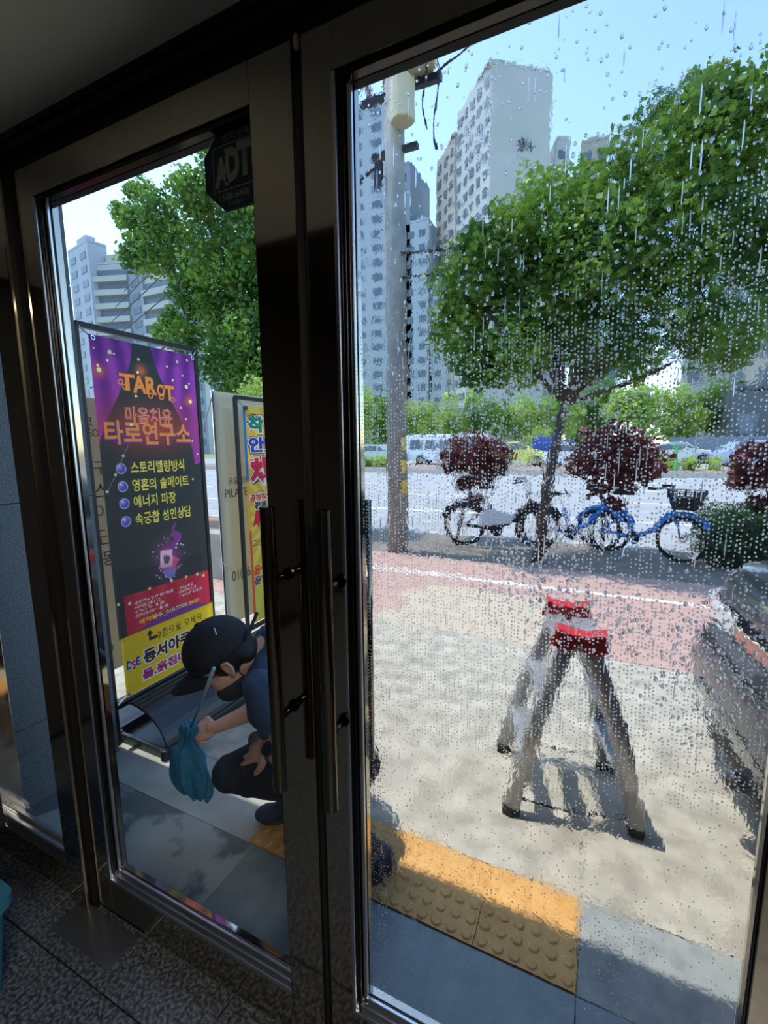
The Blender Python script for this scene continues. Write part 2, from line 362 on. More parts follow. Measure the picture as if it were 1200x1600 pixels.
MB().bx(-2.6, 1.6, -0.80, -0.03, 2.342, 2.40).build('ceiling', CREAM)
smesh(bpy.data.objects['ceiling'])
smesh(MB().bx(-2.6, 1.6, -4.0, -0.80, 2.75, 2.82).build('ceiling', DARKW))
smesh(MB().bx(-2.6, 1.6, -0.82, -0.80, 2.40, 2.75).build('wall_front', DARKW))
smesh(MB().bx(-2.68, -2.6, -4.0, 0.0, 0, 2.82).build('wall_left', DARKW))
smesh(MB().bx(1.6, 1.68, -4.0, 0.0, 0, 2.82).build('wall_right', DARKW))
smesh(MB().bx(-2.68, 1.68, -4.08, -4.0, 0, 2.82).build('wall_back', DARKW))
# added glowing panel, out of view, put in to brighten the interior
fillm = bpy.data.materials.new('fill_panel_face'); fillm.use_nodes = True
fillm.node_tree.nodes['Principled BSDF'].inputs['Emission Color'].default_value = (1.0, 0.96, 0.9, 1); fillm.node_tree.nodes['Principled BSDF'].inputs['Emission Strength'].default_value = 18.0
lp = tag(MB().bx(0.95, 1.5, -3.3, -1.2, 2.70, 2.745).build('added_fill_panel', CREAM), 'added fill light panel out of view behind the camera', 'fill light')
MB().bx(1.0, 1.45, -3.25, -1.25, 2.695, 2.70).build('fill_panel_face', fillm, lp)
# facade above the doors with the canopy over the entrance
smesh(MB().bx(-6, 6, -0.03, 0.06, 2.40, 3.1).build('wall_front', GRANW))
smesh(MB().bx(-6, 6, 0.0, 0.55, 3.0, 3.25).build('trim_1', GRANW, bevel=0.01), 'grey canopy above the entrance')

# granite-clad pilaster outside on the left, panels with joints
wl = struct('wall_outside', (-2.5, 0.3, 0))
MB().bx(-3.2, -2.175, 0.06, 0.505, 0, 3.0).build('core', RUBBER, wl)
zj = [0.0, 0.36, 1.32, 2.25, 3.0]
for a, b in zip(zj[:-1], zj[1:]):
    MB().bx(-2.175, -2.15, 0.055, 0.528, a+.0015, b-.0015).build('granite_panel', GRANW, wl, bevel=0.001)
    MB().bx(-3.2, -2.176, 0.508, 0.528, a+.0015, b-.0015).build('granite_panel', GRANW, wl, bevel=0.001)
    MB().bx(-3.2, -2.176, 0.03, 0.055, a+.0015, b-.0015).build('granite_panel', GRANW, wl, bevel=0.001)

# header and frame around the doors
YF = -0.025
hd = struct('trim_2')
MB().bx(-2.6, 1.6, -0.045, 0.04, 2.300, 2.345).build('header_beam', STEELD, hd, bevel=0.002)
MB().bx(-2.6, 1.6, -0.02, 0.03, 2.272, 2.300).build('header_recess', RUBBER, hd)
MB().bx(-2.6, 1.6, -0.05, -0.045, 2.325, 2.345).build('header_lip', STEELD, hd)
# post between fixed pane and left door
po = struct('trim_3', (-1.47, 0, 0))
MB().bx(-1.57, -1.475, -0.05, 0.04, 0, 2.30).build('post', STEEL, po, bevel=0.003)
MB().bx(-1.475, -1.452, -0.03, 0.03, 0, 2.272).build('post_gasket', RUBBER, po)
# post at the far right
pr = struct('trim_4', (0.42, 0, 0))
MB().bx(0.372, 0.47, -0.05, 0.04, 0, 2.30).build('post', STEEL, pr, bevel=0.003)
MB().bx(0.352, 0.372, -0.03, 0.03, 0, 2.272).build('post_gasket', RUBBER, pr)

# fixed side pane
w1 = struct('window_1', (-1.9, 0, 0))
MB().bx(-2.55, -1.57, -0.04, 0.03, 0.0, 0.12).build('bottom_rail', STEEL, w1, bevel=0.002)
MB().bx(-2.15, -1.57, -0.035, 0.0, 0.12, 0.165).build('glazing_bead', BEAD, w1, bevel=0.003)
MB().bx(-2.15, -1.57, -0.016, 0.0, 0.165, 0.18).build('glazing_bead', BEAD, w1, bevel=0.003)
MB().bx(-2.02, -1.975, -0.04, 0.03, 0.12, 2.27).build('stile', STEEL, w1, bevel=0.002)
MB().bx(-2.55, -1.57, -0.04, 0.03, 2.19, 2.272).build('top_rail', STEEL, w1, bevel=0.002)
MB().bx(-1.98, -1.57, -0.003, 0.003, 0.17, 2.195).build('glass_pane', GLASS, w1)
MB().bx(-2.55, -2.02, -0.003, 0.003, 0.17, 2.195).build('glass_pane', GLASS, w1)
smesh(MB().bx(0.47, 1.6, -0.03, 0.03, 0, 2.30).build('wall_right', DARKW))

def door(name, x0, x1, gx0, gx1, gz0, gz1, gasket_right, label):
    d = struct(name, ((x0+x1)/2, 0, 0), label)
    for a, b, nm in ((x0, gx0-0.03, 'stile'), (gx1+0.005, x1, 'stile')):
        MB().bx(a, b, YF, 0.025, 0.012, 2.268).build(nm, STEEL, d, bevel=0.0012)
    MB().bx(gx0-0.03, gx1+0.005, YF, 0.025, gz1+0.012, 2.268).build('top_rail', STEEL, d, bevel=0.001)
    MB().bx(gx0-0.03, gx1+0.005, YF, 0.025, 0.012, gz0-0.038).build('bottom_rail', STEEL, d, bevel=0.001)
    # stepped chrome beads that hold the glass
    for k, (dz, y0) in enumerate(((0.0, -0.010), (0.014, -0.019), (0.027, -0.027))):
        MB().bx(gx0-0.03, gx1+0.005, y0, -0.001+0.0, gz0-dz-0.013, gz0-dz-(0.0005*k)).build('glazing_bead', BEAD, d, bevel=0.002)
    for k, (dx, y0) in enumerate(((0.0, -0.010), (0.011, -0.019), (0.021, -0.027))):
        MB().bx(gx0-dx-0.010, gx0-dx-(0.0005*k), y0, -0.001, gz0-0.03, gz1+0.01).build('glazing_bead', BEAD if k != 1 else STEELD, d, bevel=0.002)
    MB().bx(gx1, gx1+0.006, -0.02, -0.001, gz0-0.03, gz1+0.01).build('glazing_bead', STEELD, d, bevel=0.001)
    MB().bx(gx0-0.03, gx1+0.005, -0.02, -0.001, gz1, gz1+0.012).build('glazing_bead', STEELD, d, bevel=0.001)
    MB().bx(gx0-0.03, gx1+0.006, 0.001, 0.02, gz1, gz1+0.012).build('glazing_bead', RUBBER, d)
    MB().bx(gx0-0.03, gx1+0.006, 0.004, 0.02, gz0-0.03, gz0).build('glazing_bead', STEEL, d)
    MB().bx(gx0-0.03, gx0, 0.004, 0.02, gz0-0.03, gz1+0.01).build('glazing_bead', STEEL, d)
    pn = MB().bx(gx0-0.008, gx1+0.008, -0.001, 0.003, gz0-0.008, gz1+0.008).build('glass_pane', GLASS, d)
    gx = x1 if gasket_right else x0-0.0095
    MB().bx(gx, gx+0.0095, -0.014, 0.014, 0.012, 2.268).build('brush_seal', RUBBER, d)
    return d
d1 = door('door_1', -1.452, -0.547, -1.345, -0.652, 0.176, 2.180, True, 'left clean glass door leaf in a polished steel frame')
d2 = door('door_2', -0.524, 0.352, -0.432, 0.253, 0.232, 2.180, False, 'right glass door leaf covered with water drops')
def pull(par, x):
    h = MB(); h.cyl((x, -0.085, 0.79), (x, -0.085, 1.42), 0.0155, 24)
    ho = h.build('pull_handle', mat('handle_steel', (120, 112, 100), 0.12, 1.0), par, smooth=True)
    ho.modifiers.new('es', 'EDGE_SPLIT').split_angle = R(40)
    for z in (0.955, 1.265):
        s = MB().cyl((x, -0.085, z), (x, YF, z), 0.009, 14).build('standoff', STEELD, ho, smooth=True)
        MB().cyl((x, YF-0.004, z), (x, YF, z), 0.014, 16).build('rose', STEELD, ho)
pull(d1, -0.600); pull(d2, -0.468)
# outside pulls
for par, x in ((d1, -0.600), (d2, -0.468)):
    ho = MB().cyl((x, 0.085, 0.79), (x, 0.085, 1.42), 0.0155, 20).build('pull_handle', MATS['handle_steel'], par, smooth=True)
    for z in (0.955, 1.265): MB().cyl((x, 0.085, z), (x, 0.025, z), 0.009, 12).build('standoff', STEELD, ho, smooth=True)
# pale lump of sealant at the top of the slit
MB().ell((-0.535, -0.022, 2.262), (0.006, 0.006, 0.014)).build('sealant_blob', mat('sealant', (205, 180, 170), .5), d1, smooth=True)

# ------------------------------------------------------------------ water on the right pane
WF, WW, WD = water_flat(), water_wavy(), drop_mat()
x0, x1, z0, z1 = -0.431, 0.252, 0.234, 2.179
me = bpy.data.meshes.new('water_film')
me.from_pydata([(x0, .0035, z0), (x1, .0035, z0), (x1, .0035, z1), (x0, .0035, z1), (x0, .0048, z0), (x1, .0048, z0), (x1, .0048, z1), (x0, .0048, z1)], [],
               [(0, 1, 2, 3), (7, 6, 5, 4)])
me.materials.append(WF); me.materials.append(WW); me.polygons[1].material_index = 1
wf = bpy.data.objects.new('water_film', me); C.objects.link(wf); attach(wf, d2); wf['kind'] = 'stuff'

def drops():
    P = []   # x, z, rx, rz
    def inz(x, z):
        """chance of a drop in the columns at (x, z)"""
        h = noise.noise(Vector((x*4, z*3, 1.3)))
        top = 1.83+0.10*h+0.10*math.sin(x*7)
        if z > top: return max(0.0, 0.30-(z-top)*2.2)*(0.9 if x < -0.1 else .5)
        if z > 1.05: return 0.93
        if z > 0.95: return 0.8
        if x < -0.385: return 0.8
        return 0.12+0.5*max(0, noise.noise(Vector((x*7, z*6, 5.1))))
    x = x0+0.004
    while x < x1-0.004:
        z = z0+0.01+random.random()*0.01; wob = random.random()*9
        while z < z1-0.006:
            step = 0.0052+0.0035*random.random()
            big = 0.5+0.5*noise.noise(Vector((x*9, z*7, 7.7)))
            if random.random() < inz(x, z)*(0.72+0.28*math.sin(z*40+wob)):
                s = (0.00090+0.0010*big*random.random()+0.0003*random.random())
                if z > 1.0: s *= 1.12
                P.append((x+0.0009*math.sin(z*30+wob)+random.gauss(0, .0004), z, s, s*(1.05+0.35*random.random())))
            z += step
        x += 0.0059+random.gauss(0, .0004)
    for _ in range(620):     # larger scattered drops against the sky
        x, z = random.uniform(x0+.01, x1-.01), random.uniform(1.62, z1-.01); s = random.uniform(.0009, .0027); P.append((x, z, s, s*random.uniform(1, 1.9)))
    for cx, cz, sx, sz, k in ((-0.09, 1.32, .05, .035, 240), (0.18, 1.20, .05, .07, 300), (-0.15, 1.60, .10, .05, 200), (0.0, 1.25, .06, .03, 160)):
        for _ in range(k):   # clusters of fat drops
            s = random.uniform(.0012, .0032); P.append((min(max(random.gauss(cx, sx), x0+.006), x1-.006), random.gauss(cz, sz), s, s*random.uniform(1, 1.7)))
    for _ in range(190):     # thin trickles
        x = random.uniform(x0+.01, x1-.01); z = random.uniform(1.0, z1-.03); s = random.uniform(.0006, .0012); P.append((x, z, s, random.uniform(.006, .022)))
    n = len(P); P = np.array(P); k = 8
    an = np.arange(k)*2*math.pi/k; ca, sa = np.cos(an), np.sin(an)
    y0, hh = 0.0049, 0.75
    V = np.zeros((n, 2*k+1, 3))
    for r_, rr, yy in ((0, 1.0, 0.0), (1, 0.68, 0.72)):
        V[:, r_*k:(r_+1)*k, 0] = P[:, 0:1]+P[:, 2:3]*rr*ca; V[:, r_*k:(r_+1)*k, 2] = P[:, 1:2]+P[:, 3:4]*rr*sa; V[:, r_*k:(r_+1)*k, 1] = y0+P[:, 2:3]*hh*yy
    V[:, 2*k, 0] = P[:, 0]; V[:, 2*k, 2] = P[:, 1]; V[:, 2*k, 1] = y0+P[:, 2]*hh
    F = []
    for i in range(k):
        j = (i+1) % k; F += [(i, k+i, k+j), (i, k+j, j), (k+i, 2*k, k+j)]
    F = np.array(F)[None]+(np.arange(n)*(2*k+1))[:, None, None]; F = F.reshape(-1, 3)
    me = bpy.data.meshes.new('water_drops'); me.vertices.add(n*(2*k+1)); me.vertices.foreach_set('co', V.ravel())
    me.loops.add(F.size); me.loops.foreach_set('vertex_index', F.ravel()); me.polygons.add(len(F))
    me.polygons.foreach_set('loop_start', np.arange(len(F))*3); me.polygons.foreach_set('loop_total', np.full(len(F), 3)); me.update(calc_edges=True)
    me.shade_smooth(); me.materials.append(WD)
    o = bpy.data.objects.new('water_drops', me); C.objects.link(o); attach(o, d2); o['kind'] = 'stuff'
drops()

# ================================================================== SETTING: outside ground
sw = struct('sidewalk')
MB().bx(-9, 6, 0.03, 6.6, -0.10, -0.012).build('bedding', SOIL, sw)
jx = [-5.8, -4.64, -3.48, -2.30, -1.14, 0.02, 1.18, 2.34, 3.5]
def slab(x0, x1, y0, y1, m): MB().bx(x0+.0012, x1-.0012, y0+.0012, y1-.0012, -0.05, 0.0).build('paving_slab', m, sw, bevel=0.001, seg=1)
for i in range(len(jx)-1):
    slab(jx[i], jx[i+1], 0.03, 0.385, WETD if i >= 4 else (WET if i == 3 else CONC2))
    for y0, y1 in ((0.69, 1.66), (1.66, 2.66)): slab(jx[i], jx[i+1], y0, y1, CONC)
slab(-5.8, -3.48, 0.385, 0.69, CONC2); slab(-3.48, -2.30, 0.385, 0.69, CONC2); slab(-2.30, -1.17, 0.385, 0.69, mat('worn_concrete', (164, 166, 154), .8, 0, (192, 192, 178), 6, .4, 70, detail=10))
for a, b in ((0.02, 1.18), (1.18, 2.34), (2.34, 3.5)): slab(a, b, 0.385, 0.69, CONC2)
# tactile tiles
tm = MB(); tm.bx(-.1475, .1475, -.1485, .1485, -.05, .002)
for i in range(6):
    for j in range(6):
        cx, cyy = -.125+.05*i, -.125+.05*j
        n = 14; vs_ = []
        for r_, z in ((.0195, .0015), (.0135, .0065)):
            vs_ += [(cx+r_*math.cos(2*math.pi*k/n), cyy+r_*math.sin(2*math.pi*k/n), z) for k in range(n)]
        tm.add(vs_, [(k, (k+1) % n, n+(k+1) % n, n+k) for k in range(n)]+[tuple(range(n, 2*n))])
tme = tm.mesh('tactile_tile', YELT)
for i in range(4): inst(tme, 'tactile_tile', sw, (-1.17+.1485+.2975*i, .537, 0))
# block pavers
pv = MB().bx(-.147, .147, -.147, .147, -.05, 0).mesh('paver', PINK); pv2 = MB().bx(-.147, .147, -.147, .147, -.05, 0).mesh('paver', PINK2)
pv3 = MB().bx(-.147, .147, -.04, .04, -.05, .001).mesh('edging_paver', WHITEP)
for j in range(5):
    for i in range(26):
        x, y = -4.65+.3*i, 2.81+.3*j+ (0.0)
        beige = (-1.75 < x < -0.45 and y < 4.0) or False
        inst(pv2 if beige else pv, 'paver', sw, (x+(.15 if j % 2 else 0), y, random.uniform(-.001, .001)), (0, 0, 0))
for i in range(26): inst(pv3, 'edging_paver', sw, (-4.65+.3*i, 4.205+.0, 0))
MB().bx(-6, 4, 4.25, 5.0, -.05, 0).build('paving_slab', PINK, sw)
MB().bx(-6, 4, 5.0, 6.6, -.05, .0).build('planting_strip', mat('verge', (120, 112, 100), .9, 0, (140, 132, 118), 6), sw)
MB().bx(-9, -5.8, 0.05, 5.0, -.05, -.002).build('paving_slab', CONC, sw)
MB().bx(3.5, 6, 0.05, 5.0, -.05, -.002).build('paving_slab', CONC, sw)
kb = struct('kerb', (0, 6.7, 0))
for i in range(18): MB().bx(-9+i+.004, -8+i-.004, 6.6, 6.78, -.15, .01).build('kerb_stone', mat('kerb_stone', (175, 170, 160), .85, 0, (190, 186, 176), 12), kb, bevel=.01)
rd = MB().bx(-160, 120, 6.78, 24.5, -.25, -.14).build('road', ASPH); smesh(rd)
for y, dash in ((10.1, 0), (13.6, 3), (17.2, 3), (20.8, 3), (23.9, 0)):
    if dash:
        for k in range(-12, 9): MB().bx(k*dash*2, k*dash*2+dash, y-.07, y+.07, -.141, -.136).build('lane_marking', WHITEP, rd)
    else: MB().bx(-60, 40, y-.07, y+.07, -.141, -.136).build('lane_marking', WHITEP, rd)
md = struct('median', (0, 26, 0))
MB().bx(-160, 120, 24.5, 28.5, -.2, .10).build('median_soil', SOIL, md)
MB().bx(-160, 120, 24.45, 24.62, -.2, .14).build('median_kerb', MATS['kerb_stone'], md)
smesh(MB().bx(-200, 160, 28.5, 42, -.2, .08).build('road', ASPH))
smesh(MB().bx(-260, 220, 42, 420, -.3, .05).build('ground', mat('ground_green', (120, 140, 90), .95, 0, (150, 150, 120), .2)))
smesh(MB().bx(-260, -9, -20, 6.6, -.3, -.02).build('ground', CONC)); smesh(MB().bx(6, 220, -20, 6.6, -.3, -.02).build('ground', CONC))

# ================================================================== TOWERS
wme = {}
def tower(name, label, P, u, wu, v, wv, H, wallm, faces, floors, roof=True, gable=None, cat='building', base=0.0):
    """P corner (x, y); u, v unit plan directions. faces: list of (which, kind, columns)."""
    P = Vector((P[0], P[1], 0)); u = Vector((u[0], u[1], 0)).normalized(); v = Vector((v[0], v[1], 0)).normalized()
    t = thing(name, label, cat, tuple(P))
    poly = [P, P+u*wu, P+u*wu+v*wv, P+v*wv]
    MB().prism(poly, (0, 0, base), (0, 0, H)).build('wall', wallm, t)
    fh = (H-2)/floors
    for which, kind, cols, m in faces:
        a, d, L_, nrm = (P, u, wu, -v) if which == 'u' else (P, v, wv, -u)
        if which == 'u2': a, d, L_, nrm = (P+v*wv, u, wu, v)
        if which == 'v2': a, d, L_, nrm = (P+u*wu, v, wv, u)
        ang = math.atan2(d.y, d.x)
        if kind == 'windows':
            cw = L_/cols; key = (round(cw, 2), round(fh, 2))
            if key not in wme: wme[key] = MB().box((0, 0, 0), (cw*.52, .22, fh*.48)).mesh('window', TWIN)
            n = 0
            for i in range(cols):
                for k in range(floors):
                    if n >= 300: break
                    q = a+d*(cw*(i+.5))+nrm*.02; n += 1
                    inst(wme[key], 'window', t, (q.x, q.y, 1+fh*(k+.55)), (0, 0, ang))
        elif kind == 'balcony':
            bm_ = MB().box((0, 0, 0), (L_*.97, 1.1, fh*.42)).mesh('balcony', m or TWHITE)
            wm_ = MB().box((0, 0, 0), (L_*.93, .2, fh*.5)).mesh('window', TWIN)
            for k in range(floors):
                q = a+d*(L_/2)+nrm*.5
                inst(bm_, 'balcony', t, (q.x, q.y, 1+fh*(k+.2)), (0, 0, ang))
                q = a+d*(L_/2)+nrm*.03
                inst(wm_, 'window', t, (q.x, q.y, 1+fh*(k+.68)), (0, 0, ang))
    if roof:
        c = P+u*wu*.5+v*wv*.5; rot = Matrix.Rotation(math.atan2(u.y, u.x), 3, 'Z')
        MB().box((c.x, c.y, H+1.0), (wu*.45, wv*.5, 3), rot).build('roof_house', wallm, t)
        for s in (0.0,): MB().box((c.x, c.y, H+.35), (wu*.99, wv*.99, .5), rot).build('parapet', wallm, t)
    return t
# estate block seen through the left door
def dirn(a, b): return (b[0]-a[0], b[1]-a[1])
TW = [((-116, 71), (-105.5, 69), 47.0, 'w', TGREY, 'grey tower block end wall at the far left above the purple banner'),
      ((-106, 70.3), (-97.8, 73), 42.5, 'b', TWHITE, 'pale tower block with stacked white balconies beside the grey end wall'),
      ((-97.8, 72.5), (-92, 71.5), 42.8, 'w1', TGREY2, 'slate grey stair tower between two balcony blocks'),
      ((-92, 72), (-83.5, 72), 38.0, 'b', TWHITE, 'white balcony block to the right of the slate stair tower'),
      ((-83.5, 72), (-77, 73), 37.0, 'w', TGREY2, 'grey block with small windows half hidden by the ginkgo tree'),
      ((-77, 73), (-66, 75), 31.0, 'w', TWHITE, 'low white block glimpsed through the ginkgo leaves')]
for (a, b, H, k, m_, lb) in TW:
    u = Vector(dirn(a, b)); L_ = u.length; v = (-u.y, u.x)
    fc = [('u', 'balcony', 0, TWHITE)] if k == 'b' else [('u', 'windows', 1 if k == 'w1' else 2, None)]
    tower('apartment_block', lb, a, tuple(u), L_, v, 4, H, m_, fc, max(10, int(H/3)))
# main tower with a blank gable and the number on it
mt = tower('apartment_tower', 'tall pale tower with a blank gable wall numbered 814', (-21.0, 89.3), (9.8, 7.5), 12.3, (-13.6, 14.7), 13, 68.0, TWHITE,
           [('v', 'windows', 5, None)], 22)
U = Vector((9.8, 7.5, 0)).normalized(); Nn = Vector((U.y, -U.x, 0))
tx = text('814', (0, 0, 3.0, 2.1), 0.0, mat('number_dark', (60, 66, 74), .8), None, bold=.02, face='y')
pos = Vector((-21.0, 89.3, 0))+U*5.6+Nn*.25; tx.location = (pos.x, pos.y, 54.5); tx.rotation_euler = (0, 0, math.atan2(U.y, U.x))
tx.parent = mt; tx.matrix_parent_inverse = Matrix.Translation(-Vector(mt.location))
tower('apartment_tower', 'lower stepped wing with many windows behind the numbered tower', (-30.2, 98.6), (9.8, 7.5), 11.5, (-13.6, 14.7), 9, 64.0, TBEIGE,
      [('v', 'windows', 3, None), ('u', 'windows', 3, None)], 20)
tower('apartment_tower', 'slim pale tower showing just right of the numbered gable', (-10.6, 99), (1, .3), 2.6, (-.3, 1), 12, 58, TWHITE, [('u', 'windows', 1, None)], 18)
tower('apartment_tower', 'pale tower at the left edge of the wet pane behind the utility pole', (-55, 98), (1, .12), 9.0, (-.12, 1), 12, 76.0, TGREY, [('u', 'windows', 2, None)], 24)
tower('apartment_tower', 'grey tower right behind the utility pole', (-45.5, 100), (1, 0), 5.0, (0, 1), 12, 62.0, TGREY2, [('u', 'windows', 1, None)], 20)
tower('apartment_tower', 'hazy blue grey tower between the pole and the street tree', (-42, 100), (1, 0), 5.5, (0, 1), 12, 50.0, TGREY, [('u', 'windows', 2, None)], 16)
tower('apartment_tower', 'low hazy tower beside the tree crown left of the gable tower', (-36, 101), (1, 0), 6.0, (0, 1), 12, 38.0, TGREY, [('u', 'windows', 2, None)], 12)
tower('apartment_tower', 'flat roofed tower top peeping over the tree crown', (-6.2, 102), (1, .1), 4.6, (-.1, 1), 12, 58.0, TBEIGE, [('u', 'windows', 2, None)], 18)
tower('apartment_tower', 'large beige tower with windows at the right edge behind the tree', (11.5, 62), (1, -.25), 14, (.25, 1), 14, 33.0, TBEIGE, [('u', 'windows', 5, None), ('v', 'windows', 3, None)], 11)
tower('office_building', 'white building with square windows low behind the tree at right', (8.6, 68), (1, -.1), 11, (.1, 1), 10, 15.5, TWHITE, [('u', 'windows', 4, None)], 4)
tower('office_building', 'dark glass fronted building at the right edge beyond the road', (9.2, 44), (1, -.1), 9, (.1, 1), 8, 5.4, mat('dark_front', (70, 80, 88), .4), [('u', 'windows', 4, None)], 1)
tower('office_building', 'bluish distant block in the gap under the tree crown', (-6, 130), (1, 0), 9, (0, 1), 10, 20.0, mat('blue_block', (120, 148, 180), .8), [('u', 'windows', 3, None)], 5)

# ================================================================== PLANTS
def street_tree(name, label, base, top, blobs, n, size, m, trunk_r, branches, cat='tree', **k):
    t = thing(name, label, cat, base); b = Vector(base); tp = Vector(top); mid = (b+tp)/2+Vector((-.04, .05, 0))
    tk = MB().tube([b, mid, tp], [trunk_r, trunk_r*.8, trunk_r*.55], 10)
    for bi in branches:
        e = Vector(blobs[bi][:3]); q = tp.lerp(e, .5)+Vector((0, 0, -.12)); tk.tube([tp-Vector((0, 0, .08)), q, e], [trunk_r*.5, trunk_r*.32, trunk_r*.12], 6)
    tk.build('trunk', BARK, t, smooth=True)
    leaves('crown', blobs, n, size, m, t, **k); return t
def B(x, z, r, y): return (x, y, z, r)
mainb = [B(-1.62, 3.55, .5, 5.2), B(-1.8, 3.1, .45, 5.5), B(-1.2, 3.9, .55, 5.4), B(-.7, 4.15, .55, 5.2), B(-.75, 3.35, .65, 5.6), B(-.05, 3.6, .7, 5.2),
         B(0.0, 4.4, .5, 5.6), B(.55, 4.5, .6, 5.2), B(1.1, 4.65, .6, 5.5), B(.6, 3.75, .65, 5.2), B(1.25, 3.9, .6, 5.6), B(.7, 3.05, .55, 5.4), B(1.15, 2.65, .42, 5.2),
         B(-.15, 2.8, .55, 5.6), B(-1.0, 2.65, .45, 5.3), B(1.7, 4.9, .5, 5.3), B(.3, 2.5, .3, 5.2), B(-1.5, 2.6, .35, 5.4), B(1.75, 3.3, .5, 5.4), B(-1.55, 4.0, .3, 5.3), B(.85, 5.0, .35, 5.4)]
street_tree('street_tree', 'leafy street tree with a thin dark leaning trunk seen through the wet pane', (-.66, 5.25, 0), (-.42, 5.35, 2.1), mainb, 38000, .070, LEAFM, .085, (0, 3, 4, 5, 9, 12, 13, 2, 10), shell=.35)
gk = [(-6.28, 6, 6.72, 0.49), (-5.86, 6.2, 6.92, 0.5), (-5.2, 6.2, 6.39, 0.69), (-6.9, 5.8, 6.09, 0.43), (-6.63, 6.2, 5.88, 0.64), (-5.64, 6, 5.49, 0.6), (-7.87, 5.9, 5.96, 0.42), (-8.64, 6, 5.99, 0.39), (-9.09, 6, 6.26, 0.23), (-8.25, 6, 5.38, 0.48), (-8.78, 5.9, 5.38, 0.3), (-7.59, 6.2, 5.39, 0.54), (-6.6, 6, 4.81, 0.64), (-5.96, 6.3, 4.58, 0.69), (-7.29, 6, 4.46, 0.46), (-7.86, 6, 4.06, 0.25), (-6.7, 6.2, 3.97, 0.55), (-5.77, 6, 3.47, 0.63), (-6.66, 6, 3.1, 0.46), (-7.42, 5.9, 3.69, 0.38), (-8.04, 5.9, 3.81, 0.25), (-5.9, 6, 2.69, 0.48), (-5.29, 6.4, 4.94, 0.93), (-5.23, 6.2, 3.12, 0.83), (-6.47, 6, 2.49, 0.29), (-8.39, 6, 6.52, 0.25), (-8.75, 6, 6.6, 0.16)]
street_tree('ginkgo_tree', 'dense green ginkgo tree above the banners seen through the clean door', (-5.25, 6.2, 0), (-5.2, 6.15, 2.6), gk, 40000, .078, LEAFG, .13, (0, 3, 6, 8, 11, 12, 18, 19), shell=.3)
# young light green saplings and shrub behind the banners
street_tree('sapling', 'thin light green sapling between the purple and the yellow banner', (-4.75, 4.6, 0), (-4.65, 4.6, 1.5), [(-4.6, 4.6, 2.2, .35), (-4.75, 4.7, 1.8, .35), (-4.45, 4.5, 1.6, .35)], 2200, .06, LEAFL, .02, (0, 1))
bs = thing('shrub', 'loose green shrub growing over the low concrete planter wall', 'shrub', (-3.9, 3.9, .5))
leaves('foliage', [(-3.9, 3.9, 1.15, .38), (-3.7, 3.8, .85, .35), (-4.1, 4.1, 1.0, .4), (-3.75, 3.7, .62, .25)], 5200, .05, LEAFG, bs)
MB().tube([(-3.9, 3.9, .4), (-3.9, 3.9, 1.1)], .02).build('stem', BARK, bs)
tag(MB().bx(-5.6, -3.1, 3.0, 3.2, -.02, .55).build('planter_wall', mat('planter_concrete', (150, 148, 138), .9, 0, (170, 166, 156), 5, .4), bevel=.01), 'low concrete planter wall behind the white banners', 'planter wall')
# maroon shrubs at the kerb
def standard(base, zc, r_, label, tilt=0):
    b = Vector(base)
    return street_tree('maroon_shrub', label, tuple(b), (b.x+tilt, b.y, zc-.4), [(b.x+tilt-.1, b.y, zc, r_), (b.x+tilt+.3*r_+.1, b.y+.1, zc-.05, r_*.85), (b.x+tilt-.15, b.y, zc-.5, r_*.4), (b.x+tilt+.15, b.y, zc-.42, r_*.45), (b.x+tilt+.8*r_, b.y, zc-.25, r_*.5), (b.x+tilt-.8*r_, b.y, zc-.2, r_*.5), (b.x+tilt+.05, b.y, zc-.75, r_*.35)], 2600, .075, LEAFR, .025, (0, 1), cat='shrub', squash=.8)
standard((-2.05, 6.35, 0), 1.42, .42, 'round maroon leaved shrub on a thin stem left of the street tree', .25)
standard((.12, 6.3, 0), 1.42, .48, 'maroon leaved shrub on a dark stem right of the street tree', .05)
standard((2.0, 6.4, 0), 1.25, .4, 'maroon leaved shrub at the right edge of the wet pane', 0)
hg = thing('hedge', 'clipped dark green hedge block behind the parked car', 'hedge', (2.3, 6.3, 0))
hb = [(1.35+.25*i+random.uniform(-.03, .03), 5.9+.28*j, .16+.2*k, .22) for i in range(10) for j in range(3) for k in range(3)]
leaves('foliage', hb, 13000, .05, LEAFD, hg, shell=.2)
MB().bx(1.35, 3.7, 5.85, 6.5, 0, .5).build('hedge_core', mat('hedge_core', (26, 42, 26), .9), hg, bevel=.05)
